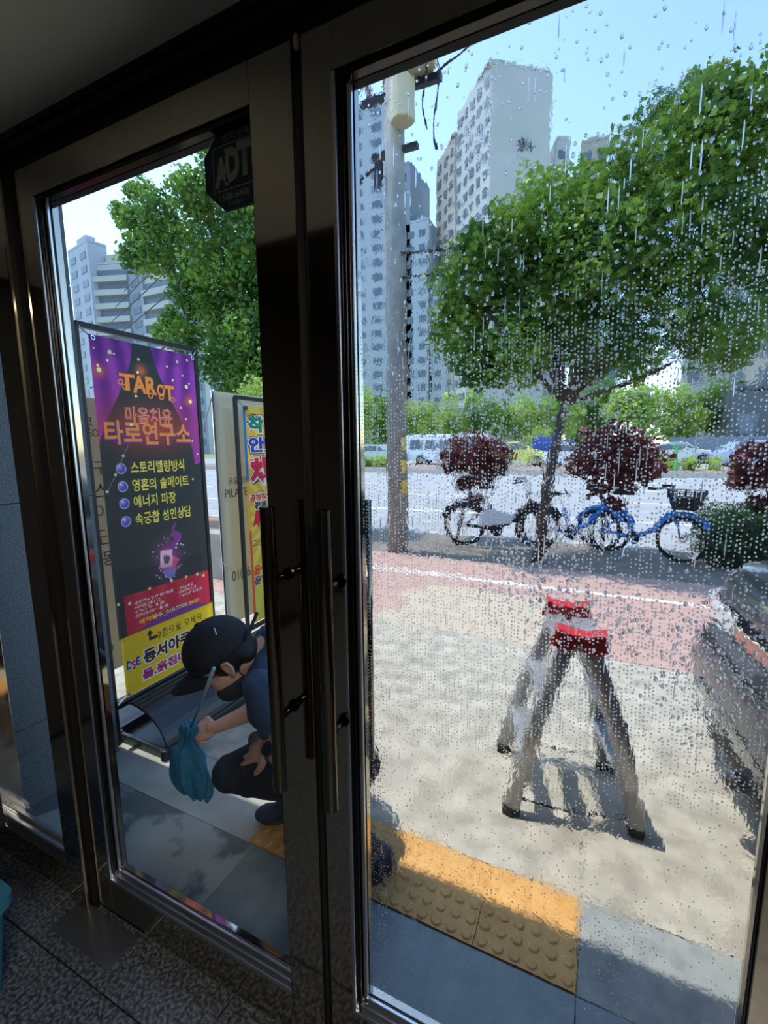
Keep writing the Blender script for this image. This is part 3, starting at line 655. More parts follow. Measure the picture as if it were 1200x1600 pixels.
# far side: median shrubs, roadside trees
far = [(-22, 46, 5.2, 'bushy light green tree at the left edge of the wet pane across the road'), (-18.2, 47, 4.4, 'light green tree just right of the utility pole across the road'), (-14.5, 50, 5.0, 'tall yellow green tree above the white bus'),
       (-11, 46, 4.2, 'low light green tree above the bus roof'), (-7.5, 48, 4.6, 'yellow green tree above the maroon shrub'), (-4, 46, 4.2, 'light green tree left of the street tree trunk'),
       (-1, 50, 4.8, 'green tree just right of the street tree trunk far away'), (2.2, 46, 4.4, 'light green tree above the second maroon shrub'), (5.6, 48, 4.3, 'broad light green tree above the yellow flowers'), (9.5, 52, 5.0, 'round bright green tree before the white building'),
       (-26.5, 48, 5.5, 'light green tree hidden mostly behind the door stile')]
for i, (x, y, h, lb) in enumerate(far):
    t = thing('roadside_tree', lb, 'tree', (x, y, 0), 'trees across the road')
    h *= 1.45; bl = [(x+random.uniform(-1.7, 1.7), y+random.uniform(-.8, .8), h*random.uniform(.25, .92), random.uniform(.9, 1.5)) for _ in range(13)]
    leaves('crown', bl, 2400, .34, LEAFL if i % 3 else LEAFM, t, shell=.3); MB().tube([(x, y, 0), (x, y, h*.6)], .1, 6).build('trunk', BARK, t)
for i, (x, r_, lb) in enumerate([(-14, 1, 'low green shrub on the median below the light green trees'), (-6.4, .9, 'low yellow green shrub on the median near the thin trunk'), (2.3, 1.0, 'yellow flowering shrub on the median right of centre'), (4.2, .8, 'yellow flowering shrub on the median beside the green bollard')]):
    t = thing('median_shrub', lb, 'shrub', (x, 27, .1))
    leaves('foliage', [(x+random.uniform(-1.2, 1.2), 27+random.uniform(-.4, .4), .4, .4) for _ in range(6)], 900, .16, LEAFL, t); MB().tube([(x, 27, .1), (x, 27, .5)], .04).build('stem', BARK, t)
tag(MB().cyl((3.35, 25.3, .05), (3.35, 25.3, 1.5), .07, 12).build('bollard', mat('bollard_green', (70, 180, 100), .4)), 'slim green bollard on the median', 'bollard')
tag(MB().bx(5.0, 14.5, 43.0, 43.3, 0, 1.9).build('sound_wall', mat('sound_wall', (110, 126, 140), .6), bevel=.03), 'long blue grey roadside wall beyond the yellow shrubs', 'wall')

# ================================================================== UTILITY POLE AND CABLES
up_ = thing('utility_pole', 'round concrete utility pole seen through the wet pane', 'utility pole', (-2.62, 5.17, 0))
PC = mat('pole_concrete', (132, 136, 136), .85, 0, (150, 154, 152), 7, .3)
MB().cyl((-2.62, 5.17, 0), (-2.62, 5.17, 8.2), .155, 20, .115).build('shaft', PC, up_, smooth=True)
YS = mat('pole_yellow', (222, 180, 60), .5)
for z in (1.25, 1.55, .95): MB().bx(-2.50, -2.455, 5.04, 5.10, z-.09, z+.09).build('marker_plate', YS, up_, bevel=.004)
TB = mat('transformer_beige', (196, 188, 158), .5)
MB().cyl((-2.28, 5.0, 6.05), (-2.28, 5.0, 6.75), .26, 20).build('transformer', TB, up_, bevel=.03)
MB().cyl((-2.42, 4.95, 5.48), (-2.42, 4.95, 5.95), .15, 16).build('transformer', TB, up_, bevel=.02)
MB().bx(-3.1, -2.0, 5.12, 5.2, 5.95, 6.03).build('cross_arm', BLACKM, up_)
MB().bx(-2.95, -2.3, 5.12, 5.2, 5.28, 5.34).build('cross_arm', BLACKM, up_)
for x in (-3.0, -2.75): MB().cyl((x, 5.16, 6.03), (x, 5.16, 6.2), .035, 10).build('insulator', mat('ceramic', (120, 90, 80), .3), up_)
MB().bx(-2.86, -2.76, 5.02, 5.10, 4.9, 5.2).build('junction_box', BLACKM, up_, bevel=.005)
WIRE = mat('cable_black', (24, 26, 28), .6)
def cable(pts, r_, label, sag=0.25):
    a, b = Vector(pts[0]), Vector(pts[1]); n = 14
    P = [a.lerp(b, i/n)+Vector((0, 0, -sag*4*(i/n)*(1-i/n))) for i in range(n+1)]
    return tag(MB().tube(P, r_, 5).build('overhead_cable', WIRE), label, 'cable')
cable([(-16, 11, 7.2), (-2.6, 5.3, 8.0)], .014, 'top overhead cable crossing the sky left of the ginkgo tree')
cable([(-16, 10.6, 6.55), (-2.6, 5.2, 7.3)], .014, 'second overhead cable down beside the ginkgo tree', .2)
cable([(-16, 10.4, 6.0), (-2.6, 5.2, 6.9)], .014, 'third overhead cable down beside the ginkgo tree', .2)
cable([(-16, 10.2, 5.3), (-2.6, 5.2, 6.5)], .016, 'lowest overhead cable crossing the pale balcony blocks', .3)
cable([(-16, 9.4, 3.6), (-2.6, 5.2, 5.4)], .02, 'thick cable passing just above the purple banner', .4)
cable([(-2.3, 5.2, 6.0), (3.6, 5.0, 8.1)], .012, 'thin cable rising right from the pole across the sky', .05)
cable([(-2.6, 5.1, 4.05), (6.5, 5.6, 4.5)], .015, 'cable passing through the street tree crown to the right', .3)
cable([(-2.6, 5.1, 3.75), (6.5, 5.6, 4.2)], .015, 'lower cable passing through the street tree crown', .3)
for k, (x, z0_, z1_) in enumerate(((-2.0, 5.1, 6.1), (-2.15, 5.35, 6.05))):
    P = [(x+.03*math.sin(i*.8+k), 5.0, z1_+(z0_-z1_)*i/8) for i in range(9)]
    tag(MB().tube(P, .011, 5).build('drop_cable', WIRE), ['long loose cable hanging from the beige transformer', 'short loose cable hanging close to the pole top'][k], 'cable')

# ================================================================== FAR VEHICLES
def vehicle(name, label, x, y, L_, H, m, cab, rz=0, cat='car', z=.08, wid=1.75):
    t = thing(name, label, cat, (x, y, z)); h = H
    if cab == 'bus': prof = [(-L_/2, .35), (-L_/2, h-.2), (-L_/2+.25, h), (L_/2-.3, h), (L_/2, h-.3), (L_/2, .35)]
    elif cab == 'truck': prof = [(-L_/2, .4), (-L_/2, h), (L_/2-1.9, h), (L_/2-1.85, h-.3), (L_/2-.5, h-.35), (L_/2, h*.5), (L_/2, .4)]
    else: prof = [(-L_/2, .25), (-L_/2-.02, h*.55), (-L_/2+.35, h*.66), (-L_/2+.8, h*.97), (-L_/2+1.4, h), (L_/2-1.9, h), (L_/2-1.05, h*.66), (L_/2-.1, h*.55), (L_/2, h*.4), (L_/2, .25)]
    MB().prism([(x+a, y, z+b) for a, b in prof], (0, -wid/2, 0), (0, wid/2, 0)).build('body', m, t, bevel=.06)
    if cab == 'bus':
        for k in range(5): MB().bx(x-L_/2+.5+k*(L_-1)/5, x-L_/2+.35+(k+1)*(L_-1)/5, y-wid/2-.02, y+wid/2+.02, z+h*.5, z+h*.82).build('window', TWIN, t, bevel=.03)
    elif cab == 'truck': MB().bx(x+L_/2-1.5, x+L_/2-.6, y-wid/2-.02, y+wid/2+.02, z+h*.58, z+h*.85).build('window', TWIN, t)
    else:
        MB().prism([(x-L_/2+.62, y, z+h*.68), (x-L_/2+.95, y, z+h*.92), (x+.1, y, z+h*.94), (x+.1, y, z+h*.68)], (0, -wid/2-.02, 0), (0, wid/2+.02, 0)).build('window', TWIN, t)
        MB().prism([(x+.2, y, z+h*.68), (x+.2, y, z+h*.94), (x+L_/2-1.95, y, z+h*.92), (x+L_/2-1.25, y, z+h*.68)], (0, -wid/2-.02, 0), (0, wid/2+.02, 0)).build('window', TWIN, t)
    for sx in (-L_*.31, L_*.31):
        for sy in (-1, 1):
            wh = MB().cyl((x+sx, y+sy*(wid/2-.1), z+.33), (x+sx, y+sy*(wid/2+.03), z+.33), .33, 18).build('wheel', RUBBER, t)
            MB().cyl((x+sx, y+sy*(wid/2+.031), z+.33), (x+sx, y+sy*(wid/2+.045), z+.33), .2, 14).build('hubcap', CHROME, wh)
    return t
vehicle('car', 'silver green car far left on the far carriageway', -15.4, 31, 4.4, 1.5, mat('car_silver_green', (176, 196, 190), .3, .3), 'car')
vehicle('bus', 'long white bus with blue windows on the far carriageway', -10.2, 32.4, 6.6, 2.2, mat('bus_white', (232, 236, 238), .35), 'bus', cat='bus', wid=2.2)
vehicle('car', 'yellow car behind the left maroon shrub', -4.9, 31.5, 3.6, 1.6, mat('car_yellow', (220, 216, 110), .35), 'car')
vehicle('truck', 'small blue truck beside the thin tree trunk across the road', -2.9, 34.5, 3.2, 2.0, mat('truck_blue', (44, 84, 170), .35), 'truck', cat='truck')
vehicle('car', 'white car right of the thin tree trunk across the road', -1.5, 30.6, 3.6, 1.45, mat('car_white', (236, 238, 238), .3), 'car')
vehicle('car', 'pale blue car at the right edge across the road', 8.3, 32, 4.2, 1.5, mat('car_pale_blue', (170, 186, 214), .3, .2), 'car')
vehicle('car', 'white car far right beyond the median kerb', 4.9, 36, 4.2, 1.4, mat('car_offwhite', (222, 222, 214), .3), 'car')

# ================================================================== BANNERS
PRINT = mat('banner_print', rough=.55, trans=0.42, attr='print')
PRINTW = mat('banner_cream', (226, 224, 206), .6, trans=0.35)
def ink(name, c): return mat('ink_'+name, c, .6, trans=0.3)
CLR = mat('rope_white', (205, 208, 205), .7)
def ss(a, b, x): t = min(1, max(0, (x-a)/(b-a))); return t*t*(3-2*t)
def mixc(a, b, t): t = min(1, max(0, t)); return tuple(a[i]*(1-t)+b[i]*t for i in range(3))
BX = -2.150
def tarot(u_, v_, y, z):
    c = (52, 60, 62)
    # curtains fall from the top to z 1.45, leaving a dark wedge in the middle
    lw_ = .80-.235*ss(2.09, 1.45, z)**1.1; rw_ = .905+.235*ss(2.09, 1.45, z)
    if y < lw_ and z > 1.44+(.62-y)*0.3:
        f = .5+.5*math.sin((y-.55)*70/(1+1.2*(2.1-z))); c = mixc((104, 40, 140), (158, 72, 176), f)
        c = mixc(c, (206, 70, 120), .55*ss(1.95, 1.5, z))
    elif y > rw_ and z > 1.44+(y-1.15)*.3:
        f = .5+.5*math.sin((1.2-y)*70/(1+1.2*(2.1-z))); c = mixc((110, 42, 146), (160, 70, 182), f)
        c = mixc(c, (170, 60, 140), .4*ss(1.95, 1.5, z))
    g = math.exp(-(((y-.88)/.24)**2+((z-1.64)/.11)**2)); c = mixc(c, (226, 84, 70), .8*g)
    g = math.exp(-(((y-.91)/.075)**2+((z-.93)/.10)**2)); c = mixc(c, (186, 84, 178), .85*g)
    for (yy, zz) in ((.62, 1.90), (.84, 1.93), (1.13, 1.80)):
        g = math.exp(-(((y-yy)**2+(z-zz)**2)/.0009)); c = mixc(c, (250, 120, 80), .8*g)
    if z < .79 and y > .633:    # red sheet of the print
        c = mixc((214, 36, 74), (226, 58, 84), .5+.5*math.sin(y*46))
        if z < .645 and abs(y-.93) < .30*(1-(z-.56)/.10) : c = (136, 60, 156)
    return c
bn = thing('banner_stand', 'tall purple and black banner stand advertising tarot in orange lettering', 'banner', (BX, .88, 0))
FM = BLACKM
def frame(t, X, y0, y1, z0, z1, r_=.011):
    MB().tube([(X-.02, y0, 0.02), (X-.02, y0, z1)], r_*1.41, 4).build('frame_post', FM, t)
    MB().tube([(X-.02, y1, 0.02), (X-.02, y1, z1)], r_*1.41, 4).build('frame_post', FM, t)
    MB().bx(X-.0325, X-.0075, y0, y1, z1-.0125, z1+.0125).build('frame_rail', FM, t)
    MB().bx(X-.0325, X-.0075, y0, y1, z0-.0125, z0+.0125).build('frame_rail', FM, t)
frame(bn, BX, .540, 1.215, .225, 2.098)
P_ = Print(.585, 1.185, .575, 2.06, .0027, tarot)
ORG = (255, 160, 70); ORD = (255, 118, 90); YT = (255, 246, 96); INKW = (250, 250, 245); INKK = (34, 30, 34); PUR = (150, 60, 160); DRED = (120, 20, 50)
for s_, y0, y1, z0, z1 in (('T', .715, .80, 1.825, 1.905), ('A', .785, .865, 1.815, 1.905), ('R', .86, .925, 1.815, 1.905), ('O', .925, .975, 1.810, 1.875), ('T', .97, 1.035, 1.795, 1.875)):
    P_.text(s_, (y0-.004, z0-.004, y1+.004, z1+.002), DRED, .06); P_.text(s_, (y0, z0, y1, z1), ORG, .04)
for cy_, cz_ in ((.722, 1.862), (.745, 1.84), (.885, 1.81), (1.02, 1.80), (.95, 1.808)): P_.disc(cy_, cz_, .015, ORG, 1, .009)
P_.text('마음치유', (.732, 1.662, 1.008, 1.748), (255, 200, 170), .03); P_.text('마음치유', (.735, 1.665, 1.005, 1.745), (236, 84, 70), -.002)
P_.text('타로연구소', (.61, 1.548, 1.13, 1.675), (120, 50, 170), .05); P_.text('타로연구소', (.615, 1.555, 1.125, 1.675), ORG, .03)
for k, (s_, z, y1) in enumerate((('스토리텔링방식', 1.438, 1.066), ('영혼의 솔메이트', 1.348, 1.089), ('에너지 파장', 1.262, .992), ('속궁합 성인상담', 1.171, 1.087))):
    P_.text(s_, (.735, z-.03, y1, z+.034), YT, .012)
    P_.disc(.683, z, .027, (96, 90, 200)); P_.disc(.683, z, .027, (180, 200, 250), .9, .022); P_.glow(.675, z+.010, .012, (210, 190, 255), .9); P_.disc(.673, z+.012, .004, INKW)
for (y, z, r_) in ((.605, 2.0, .004), (.68, 1.995, .010), (.70, 1.99, .005), (.62, 1.905, .011), (.615, 1.925, .006), (.665, 1.955, .006), (.83, 1.985, .007), (.82, 1.92, .007), (1.0, 1.975, .006), (1.07, 2.01, .007), (1.14, 2.03, .007), (1.10, 1.94, .005), (1.03, 1.905, .007),
                   (1.12, 1.88, .011), (1.14, 1.90, .005), (1.14, 1.80, .011), (1.07, 1.76, .007), (1.10, 1.70, .006), (.80, 1.80, .007), (.76, 1.655, .008), (.70, 1.50, .007), (.65, 1.41, .007), (.60, 1.33, .007), (1.135, 1.575, .006), (1.165, 1.50, .006), (1.12, 1.355, .006), (.60, .76, .007)):
    P_.disc(y, z, r_, (255, 248, 190))
for (y0, z0, y1, z1) in ((.60, 1.33, .65, 1.41), (.65, 1.41, .70, 1.50), (.70, 1.50, .735, 1.56)): P_.poly([(y0, z0), (y0+.003, z0), (y1+.003, z1), (y1, z1)], (150, 150, 190))
P_.poly([(.935, .985), (.985, 1.0), (1.01, 1.03), (1.0, 1.06), (.965, 1.075), (.93, 1.055), (.955, 1.04), (.96, 1.02)], (142, 66, 156)); P_.poly([(.87, .95), (.95, .985), (.98, .99), (.93, .955)], (150, 70, 164)); P_.poly([(.945, 1.06), (.955, 1.10), (.985, 1.13), (.965, 1.09)], (150, 80, 170))
P_.poly([(.86, .875), (.935, .85), (.985, .905), (.93, .94)], (240, 100, 146)); P_.poly([(.855, .885), (.935, .875), (.94, .972), (.865, .98)], (246, 204, 230))
P_.poly([(.885, .90), (.91, .898), (.925, .93), (.917, .935), (.912, .95), (.905, .937), (.898, .957), (.892, .937), (.885, .952), (.88, .93)], (120, 80, 120))
P_.poly([(.865, .865), (.965, .865), (.945, .825), (.925, .812), (.905, .812), (.885, .825)], (150, 140, 220)); P_.poly([(.911, .795), (.919, .795), (.919, .815), (.911, .815)], INKW)
for k in range(26):
    a = random.uniform(0, 6.28); q = random.uniform(.07, .12); P_.disc(.91+q*math.cos(a), .93+q*math.sin(a), random.choice((.002, .003, .0045)), INKW)
for k, (y, z) in enumerate(((.66, .755), (.78, .80), (.92, .805), (1.02, .80), (1.10, .795), (1.145, .775))): P_.disc(y, z-.01, .009, YT if k % 2 else INKW)
for k, s_ in enumerate(('· 숭실대학교 심리학 박사과정중', '· NLP상담전문가 2급', '· 상심리상담사 1급, 2급', '· 긍정심리상담사 1급, 2급')): P_.text(s_, (.68, .728-.024*k, (.925, .84, .86, .885)[k], .746-.024*k), INKW, .01)
for k, s_ in enumerate(('· 타로상담사 1급', '· 심리상담사 1급, 2급', '· 심리분석상담사 1급, 2급')): P_.text(s_, (.955, .728-.024*k, (1.06, 1.085, 1.13)[k], .746-.024*k), INKW, .01)
P_.text('예약필수_010.7709.5620', (.705, .612, 1.10, .642), (255, 232, 90), .02)
sh = P_.build('banner_sheet', BX, PRINT, bn, .002)
Q_ = Print(.592, 1.197, .262, .580, .0027, lambda a, b, y, z: (246, 212, 40))
Q_.text('2층으로 오세요', (.80, .495, 1.11, .545), INKK, .01)
Q_.poly([(.735, .54), (.755, .57), (.775, .54)], INKK); Q_.poly([(.748, .508), (.762, .508), (.762, .545), (.748, .545)], INKK); Q_.poly([(.748, .508), (.80, .508), (.80, .523), (.748, .523)], INKK)
for s_, bx_, c_ in (('동서아쿠아', (.705, .39, 1.095, .47), (52, 34, 50)), ('돌.흙침대', (.69, .305, .98, .363), (176, 44, 130))):
    Q_.text(s_, (bx_[0]-.006, bx_[1]-.006, bx_[2]+.006, bx_[3]+.006), INKW, .10); Q_.text(s_, bx_, c_, .045)
for k, (y, z, c_) in enumerate(((.625, .43, (40, 60, 160)), (.65, .42, (200, 40, 60)), (.675, .43, (80, 60, 160)))): Q_.text('DSE'[k], (y-.016, z-.03, y+.013, z+.022), INKW, .12); Q_.text('DSE'[k], (y-.015, z-.028, y+.012, z+.02), c_, .05)
yo = Q_.build('yellow_sheet', BX+.004, PRINT, bn); yo['label'] = 'yellow sheet with black and purple lettering'
for y, z in ((.60, 2.045), (1.17, 2.045), (.61, .275), (1.18, .275)): MB().torus((BX+.008, y, z), .009, .0028, (1, 0, 0), 16, 6).build('grommet', CHROME, bn)
for a, b in (((BX, .60, 2.045), (BX-.01, .55, 2.09)), ((BX, 1.17, 2.045), (BX-.01, 1.21, 2.09)), ((BX, .61, .275), (BX-.01, .55, .235)), ((BX, 1.18, .275), (BX-.01, 1.21, .235))): MB().tube([a, b], .0035, 6).build('tie_cord', CLR, bn)
MB().tube([(BX-.03, 1.20, .9), (BX-.25, 1.7, .60)], .003, 5).build('guy_cord', CLR, bn)
# weighted base: curved black cover over a long foot tray
PLB = mat('base_black', (30, 38, 46), .38, 0, spec=.6)
bp = [(0.22*math.cos(a)*1.0, .21*math.sin(a)) for a in np.linspace(.12, math.pi/2+.55, 14)]
oc = [(BX+.02+x*1.15, 0, .02+z) for x, z in bp]; ic = [(x-.008, 0, z-.010) for x, _, z in reversed(oc)]
MB().prism(oc+ic, (0, .60, 0), (0, 1.20, 0)).build('base_cover', PLB, bn, bevel=.002)
for k in range(3): MB().box((BX+.02+.03*k+.005, .90, .232-.004*k), (.012, .60, .008)).build('base_rib', PLB, bn, bevel=.002)
tr_ = MB(); tr_.bx(BX-.12, BX+.29, .58, .60, .0, .05); tr_.bx(BX-.12, BX+.29, 1.20, 1.22, .0, .05); tr_.bx(BX-.12, BX-.10, .60, 1.20, 0, .05); tr_.bx(BX+.27, BX+.29, .60, 1.20, 0, .05); tr_.bx(BX-.1, BX+.27, .60, 1.20, .0, .012)
tr_.build('base_tray', PLB, bn, bevel=.004)
for x in (BX-.08, BX+.27): MB().cyl((x, .585, .0), (x, .585, .055), .022, 14).build('foot', FM, bn, bevel=.003)

# yellow banner behind
yb = thing('banner_stand', 'yellow banner stand with green blue and red Korean lettering beside the door stile', 'banner', (-2.2, 1.9, 0))
YX = -2.2
frame(yb, YX, 1.575, 2.22, .235, 1.868)
def yel(u_, v_, y, z):
    a = math.atan2(z-1.05, y-1.9); c = mixc((236, 196, 70), (246, 222, 96), ss(-.3, .3, math.sin(a*22)))
    if z < .75: c = mixc(c, (180, 200, 80), .4*ss(.9, .4, z))
    if u_ < .045: c = (40, 130, 200) if z > 1.3 else ((245, 190, 60) if z > .95 else (236, 90, 60))
    return c
P_ = Print(1.62, 2.18, .275, 1.815, .0034, yel)
for s_, z0_, z1_, c_ in (('착한', 1.63, 1.76, (24, 140, 120)), ('안마', 1.49, 1.615, (44, 64, 190)), ('체어', 1.25, 1.475, (230, 34, 84))):
    y1_ = 2.0 if s_ != '체어' else 2.10; P_.text(s_, (1.645, z0_-.006, y1_+.005, z1_+.006), (60, 30, 90), .13); P_.text(s_, (1.65, z0_, y1_, z1_), INKW, .10); P_.text(s_, (1.66, z0_+.006, y1_-.01, z1_-.006), c_, .05)
P_.disc(1.76, 1.15, .078, (150, 140, 60), 1, .072); P_.poly([(1.70, 1.09), (1.66, .97), (1.70, .99), (1.725, .95), (1.75, 1.08)], (226, 34, 60)); P_.poly([(1.76, 1.08), (1.78, .95), (1.81, .99), (1.85, .97), (1.82, 1.09)], (226, 34, 60))
P_.text('공장직영', (1.64, 1.150, 1.88, 1.21), INKW, .12); P_.text('공장직영', (1.645, 1.155, 1.875, 1.205), (226, 34, 84), .04); P_.text('판매', (1.685, 1.09, 1.825, 1.155), INKW, .12); P_.text('판매', (1.69, 1.095, 1.82, 1.15), (60, 40, 90), .04)
P_.text('고장난', (1.65, .83, 1.80, .88), (70, 70, 80), .01); P_.text('돌침대', (1.75, .765, 1.90, .815), (70, 70, 80), .01)
P_.text('온수.', (1.65, .62, 1.80, .69), (230, 60, 50), .05); P_.text('온열', (1.65, .545, 1.79, .61), (90, 60, 150), .05)
ysx = P_.build('banner_sheet', YX, PRINT, yb)
for y, z in ((1.645, 1.80),): MB().torus((YX+.008, y, z), .012, .004, (1, 0, 0), 16, 6).build('grommet', BLACKM, yb)
MB().tube([(YX, 1.645, 1.80), (YX-.01, 1.59, 1.85)], .006, 6).build('tie_cord', CLR, yb)
MB().bx(YX-.15, YX+.2, 1.57, 2.22, 0, .06).build('base_tray', PLB, yb, bevel=.01)

# cream sign banners
def cream(label, X, y0, y1, z0, z1, lines, loc):
    t = thing('banner_stand', label, 'banner', loc); sh_ = MB().bx(X-.003, X+.003, y0, y1, z0, z1).build('banner_sheet', PRINTW, t)
    for y in (y0+.01, y1-.01): MB().cyl((X-.02, y, 0), (X-.02, y, z1+.01), .011, 8).build('frame_post', CHROME, t)
    MB().bx(X-.15, X+.15, y0, y1, 0, .03).build('base_plate', BLACKM, t)
    for s_, b, m_ in lines: text(s_, b, X+.005, m_, sh_)
    return t
GI = ink('grey', (96, 92, 110)); VI = ink('mauve', (150, 100, 160)); RI = ink('rose', (220, 90, 110))
cream('cream banner lettered PILATES half hidden behind the yellow banner', -2.35, 1.52, 2.1, .27, 1.91,
      [('온유필라', (1.60, 1.27, 1.80, 1.325), GI), ('PILATES', (1.56, 1.185, 1.82, 1.245), GI), ('010-6587', (1.58, .575, 1.90, .65), GI)], (-2.35, 1.8, 0))
cream('white banner glimpsed left of and behind the purple tarot banner', -2.42, .60, 1.15, .30, 1.80,
      [('코', (.69, 1.66, .73, 1.70), GI), ('ESSO', (.66, 1.60, .76, 1.64), GI), ('구', (.71, 1.40, .79, 1.47), GI), ('스', (.70, 1.28, .78, 1.35), GI), ('아', (.70, 1.16, .78, 1.24), RI), ('단', (.70, 1.02, .78, 1.11), RI), ('동', (.71, .90, .79, .98), GI), ('O', (.66, .40, .72, .47), ink('sky', (80, 160, 210)))], (-2.42, .88, 0))
MB().tube([(-2.36, 1.53, 1.91), (-2.62, 1.33, .9)], .004, 5).build('guy_cord', CLR, bpy.data.objects['banner_stand.002'])

# ================================================================== STICKER ON THE CLEAN PANE
st = thing('security_sticker', 'dark octagonal security sticker lettered ADT on the clean door pane', 'sticker', (-.70, .004, 2.11))
ocx, ocz, orx, orz = -.708, 2.113, .088, .080
SB = mat('sticker_navy', (22, 34, 48), .5, trans=.12); SE = mat('sticker_edge', (84, 130, 130), .5, trans=.3); SL = mat('sticker_letter', (112, 112, 100), .5)
def octp(k): return [(ocx+orx*k*a, 0, ocz+orz*k*b) for a, b in ((-1, -.42), (-.42, -1), (.42, -1), (1, -.42), (1, .42), (.42, 1), (-.42, 1), (-1, .42))]
MB().prism(octp(1.0), (0, .0036, 0), (0, .0042, 0)).build('sticker_backing', SE, st)
# the printed face is towards the room, drawn on the inner side of the glass
MB().prism(octp(.975), (0, -.0016, 0), (0, -.0011, 0)).build('sticker_face', SB, st)
def sq_(x0, x1_, z0_, z1_, w_): 
    b = MB(); b.bx(x0, x1_, -.0020, -.0016, z0_, z0_+w_); b.bx(x0, x1_, -.0020, -.0016, z1_-w_, z1_); b.bx(x0, x0+w_, -.0020, -.0016, z0_+w_, z1_-w_); b.bx(x1_-w_, x1_, -.0020, -.0016, z0_+w_, z1_-w_); return b
sq_(-.770, -.660, 2.072, 2.158, .0016).build('sticker_border', SL, st)
text('A', (-.766, 2.080, -.728, 2.138), -.0022, SL, st, face='y', bold=.06, slant=.0); text('D', (-.736, 2.085, -.698, 2.150), -.0022, SL, st, face='y', bold=.06); text('T', (-.704, 2.088, -.664, 2.154), -.0024, SL, st, face='y', bold=.06)
text('1588-6400', (-.755, 2.052, -.675, 2.066), -.0020, SL, st, face='y'); text('경비구역', (-.74, 2.163, -.672, 2.180), -.0020, SL, st, face='y')
text('주식회사', (-.735, 2.040, -.690, 2.048), -.0020, SL, st, face='y')
st.location = (-.70, .004, 2.11)

# ================================================================== TEAL BIN
bi = thing('storage_bin', 'teal plastic bin on the granite floor at the left edge', 'bin', (-1.60, -.43, 0))
TEAL = mat('teal_plastic', (72, 138, 160), .45)
def rrect(cx, cyy, hx, hy, r_, z, n=5):
    P = []
    for (sx, sy, a0) in ((1, 1, 0), (-1, 1, 90), (-1, -1, 180), (1, -1, 270)):
        for k in range(n+1):
            a = R(a0+90*k/n); P.append((cx+sx*(hx-r_)+r_*math.cos(a), cyy+sy*(hy-r_)+r_*math.sin(a), z))
    return P
def loft(rings, close0=True, close1=True):
    b = MB(); n = len(rings[0]); vs_ = [p for r_ in rings for p in r_]; fs = []
    for i in range(len(rings)-1):
        for k in range(n): fs.append((i*n+k, i*n+(k+1) % n, (i+1)*n+(k+1) % n, (i+1)*n+k))
    if close0: fs.append(tuple(reversed(range(n))))
    if close1: fs.append(tuple(range((len(rings)-1)*n, len(rings)*n)))
    b.add(vs_, fs); return b
cx, cyy = -1.60, -.43
loft([rrect(cx, cyy, .135, .145, .03, .002), rrect(cx, cyy, .16, .17, .035, .285), rrect(cx, cyy, .155, .165, .033, .285), rrect(cx, cyy, .13, .14, .03, .01)]).build('bin_body', TEAL, bi, smooth=False)
loft([rrect(cx, cyy, .160, .170, .035, .270), rrect(cx, cyy, .175, .185, .04, .272), rrect(cx, cyy, .175, .185, .04, .300), rrect(cx, cyy, .155, .165, .033, .300), rrect(cx, cyy, .155, .165, .033, .28)], False, False).build('bin_rim', TEAL, bi)

# ================================================================== STEP LADDER
ALU = mat('aluminium', (200, 202, 204), .38, .55, (176, 178, 182), 8); RED = mat('hinge_red', (200, 30, 40), .4)
ld = thing('step_ladder', 'folding aluminium step ladder with red hinge caps standing on the sidewalk', 'ladder', (-.08, 1.2, 0))
FL_, FR_, BL_, BR_ = Vector((-.255, .96, .02)), Vector((.215, 1.06, .02)), Vector((-.365, 1.36, .02)), Vector((.105, 1.42, .02))
TN, TF = Vector((-.03, 1.05, .76)), Vector((-.10, 1.37, .76))
def rail(foot, top, nm='rail'):
    sgn = -1 if (foot-top).x < 0 else 1
    tp = top+Vector((.055*sgn, 0, 0)); q1 = foot.lerp(tp, .5)+Vector((sgn*.010, 0, .01)); b = MB().tube([foot, q1, tp+Vector((0, 0, -.05)), tp+Vector((-.015*sgn, 0, 0))], .0285, 12, sq=(.85, 1.25))
    b.build(nm, ALU, ld, smooth=True)
    MB().tube([foot+Vector((0, 0, -.02)), foot.lerp(tp, .025)], .031, 12, sq=(.85, 1.2)).build('rubber_foot', RUBBER, ld, bevel=.004)
    return foot, tp
rails = {k: rail(f_, t_) for k, (f_, t_) in dict(a=(FL_, TN), b=(FR_, TN), c=(BL_, TF), d=(BR_, TF)).items()}
for (k1, k2) in (('a', 'c'), ('b', 'd')):
    for f in (.32, .66):
        p = rails[k1][0].lerp(rails[k1][1], f); q = rails[k2][0].lerp(rails[k2][1], f); c = (p+q)/2; d = q-p; ang = math.atan2(d.y, d.x)
        rot = Matrix.Rotation(ang, 3, 'Z'); L_ = d.length-.05
        st_ = MB().box(c, (L_, .075, .028), rot).build('step', ALU, ld, bevel=.006)
        for e in (-.026, -.013, 0, .013, .026):
            MB().box(c+rot @ Vector((0, e, .0155)), (L_, .004, .004), rot).build('step_ridge', ALU, st_)
for (k1, k2) in (('a', 'c'), ('b', 'd')):
    p, q = rails[k1][1], rails[k2][1]; c = (p+q)/2+Vector((0, 0, -.012)); d = q-p; rot = Matrix.Rotation(math.atan2(d.y, d.x), 3, 'Z')
    MB().box(c, (d.length-.04, .085, .03), rot).build('top_step', ALU, ld, bevel=.006)
